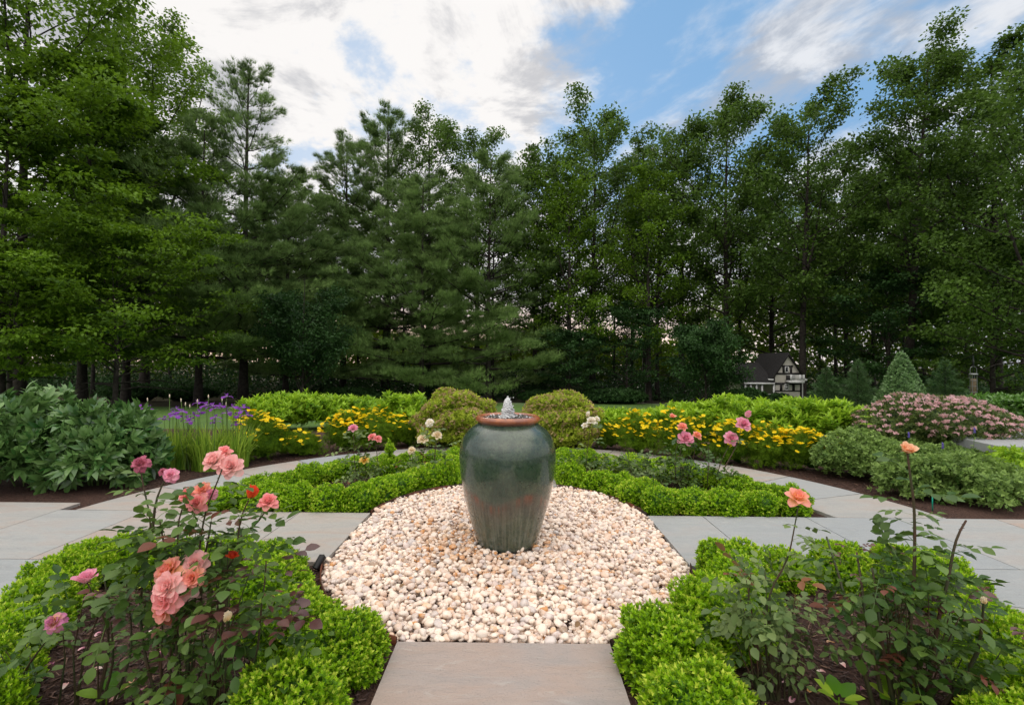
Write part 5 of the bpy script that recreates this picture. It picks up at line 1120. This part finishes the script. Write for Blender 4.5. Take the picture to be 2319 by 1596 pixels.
    # balcony
    mb = MB(); bx0, bx1, by = X(1777), X(1808), -.55; box(mb, (bx0, by, Z(866)), (bx1, -.04, Z(861))); bal = mb.build('balcony', wh, t); mb = MB()
    for a in (bx0, (bx0+bx1)/2+.1, bx1-.06): box(mb, (a, by, Z(861)), (a+.06, by+.06, Z(847.5)))
    for a in np.linspace(bx0+.1, bx1-.12, 10): box(mb, (a, by+.02, Z(860)), (a+.02, by+.04, Z(849)))
    box(mb, (bx0+.06, by+.012, Z(849)), (bx1-.06, by+.048, Z(848))); box(mb, (bx0+.06, by+.012, Z(861)+.03), (bx1-.06, by+.048, Z(861)+.055)); box(mb, (bx0, by+.06, Z(849)), (bx0+.04, -.04, Z(848))); mb.build('railing', wh, bal)
    # side wing with porch
    wx0 = X(1683); zE, zT = Z(866), Z(822); mb = MB(); mb.add([(wx0+.35, .9, lo), (x0-.002, .9, lo), (x0-.002, .9, zE+.05), (wx0+.35, .9, zE+.05), (wx0+.35, 2.5, lo), (wx0+.35, 2.5, zE+.05)], [(0, 1, 2, 3), (4, 0, 3, 5)]); mb.build('wing_wall', side, t)
    mb = MB(); mb.add([(wx0, -.1, zE), (x0-.003, -.1, zE), (x0-.003, 1.5, zT), (wx0+.5, 1.5, zT), (wx0, -.1, zE-.06), (x0-.003, -.1, zE-.06), (x0-.003, 3.0, zE), (wx0, 3.0, zE)], [(0, 1, 2, 3), (0, 4, 5, 1), (3, 2, 6, 7), (0, 3, 7, 7)][:3]); mb.add([(wx0, -.1, zE), (wx0+.5, 1.5, zT), (wx0, 3.0, zE)], [(0, 1, 2)]); mb.build('porch_roof', roofm, t)
    mb = MB(); box(mb, (wx0, -.14, zE-.10), (x0-.004, -.105, zE-.01)); mb.build('porch_fascia', wh, t)
    for a in (1686, 1698, 1711, 1723.5, 1750): mb = MB(); box(mb, (X(a), -.06, lo), (X(a)+.07, .01, zE-.1)); mb.build('porch_post', wh, t)
    mb = MB(); box(mb, (X(1695), .86, Z(888)), (X(1702), .898, Z(874))); wd = mb.build('window', glass, t); mb = MB()
    for a in (1694.4, 1702): box(mb, (X(a), .84, Z(889)), (X(a)+.03, .897, Z(873)))
    mb.build('frame', wh, wd)
    mb = MB()
    for a in np.linspace(X(1726), X(1750)-.02, 9): box(mb, (a, -.04, lo), (a+.02, -.02, Z(893)))
    box(mb, (X(1725), -.045, Z(893)), (X(1750), -.015, Z(892))); mb.build('porch_railing', wh, t)
    mb = MB(); gx = x1+ov-.03; gz_ = zr-sl*(gx-xm)-.04; tube(mb, [(gx, -.17, gz_), (gx, -.17, gz_-.05), (x1+.03, -.10, gz_-.22), (x1+.04, -.06, gz_-.32), (x1+.04, -.06, 0)], .028, 8); mb.build('downspout', wh, t)
    for s in (-1, 1): mb = MB(); xe = xm+s*((x1-x0)/2+ov); zl = zr-sl*abs(xe-xm); box(mb, (xe-.05, -.2, zl-.11), (xe+.05, dep+.1, zl-.03)); mb.build('gutter', wh, t)
playhouse()
def feeder():
    d = 12.5; gz = ground_h(d); O = P(2205, 905, d); t = thing('bird_feeder', 'tall tube bird feeder full of seed hanging from an iron hook pole', 'bird feeder', (O[0], d, gz)); z = lambda q: P(2205, q, d)[2]-gz
    iron = simple('dark_iron', (.02, .025, .022), .45, .6); seed = simple('bird_seed', (.30, .22, .14), .9, 0, .6, 160, (.14, .10, .07), 120); mtl = simple('grey_metal', (.25, .26, .26), .4, .7)
    mb = MB(); tube(mb, [(.06, .06, 0), (.06, .06, z(812)), (.04, .04, z(806)), (0, 0, z(806))], .009, 8); mb.build('pole', iron, t)
    mb = MB(); lathe(mb, [(.001, z(803)), (.012, z(808)), (.02, z(818)), (.028, z(819)), (.012, z(822)), (.026, z(826)), (.006, z(829)), (.001, z(834))], 16); mb.build('finial', iron, t)
    a = np.linspace(0, math.pi, 14); w_ = .085; mb = MB(); tube(mb, np.concatenate([[(w_, 0, z(846))], np.stack([w_*np.cos(a), 0*a, z(836)+.075*np.sin(a)], -1), [(-w_, 0, z(846))]]), .006, 6); mb.build('handle', mtl, t)
    mb = MB(); lathe(mb, [(.001, z(845)), (.088, z(845.5)), (.09, z(849)), (.06, z(849))], 24); mb.build('lid', mtl, t)
    mb = MB(); lathe(mb, [(.055, z(857)), (.057, z(894)), (.001, z(894))], 24); mb.build('seed', seed, t)
    mb = MB()
    for s in range(4): q = s*1.5708+.5; tube(mb, [(.07*math.cos(q), .07*math.sin(q), z(848)), (.07*math.cos(q), .07*math.sin(q), z(896))], .006, 6)
    for zz in (862, 875, 888): lathe(mb, [(.062, z(zz)), (.073, z(zz)), (.073, z(zz)+.012), (.062, z(zz)+.012)], 20)
    mb.build('cage', mtl, t); mb = MB(); lathe(mb, [(.001, z(898)), (.10, z(898)), (.105, z(896)), (.02, z(896.5))], 24); mb.build('tray', mtl, t)
    mb = MB(); tube(mb, [(-.12, 0, z(880)), (.12, 0, z(880))], .005, 6); mb.build('perch', mtl, t)
feeder()
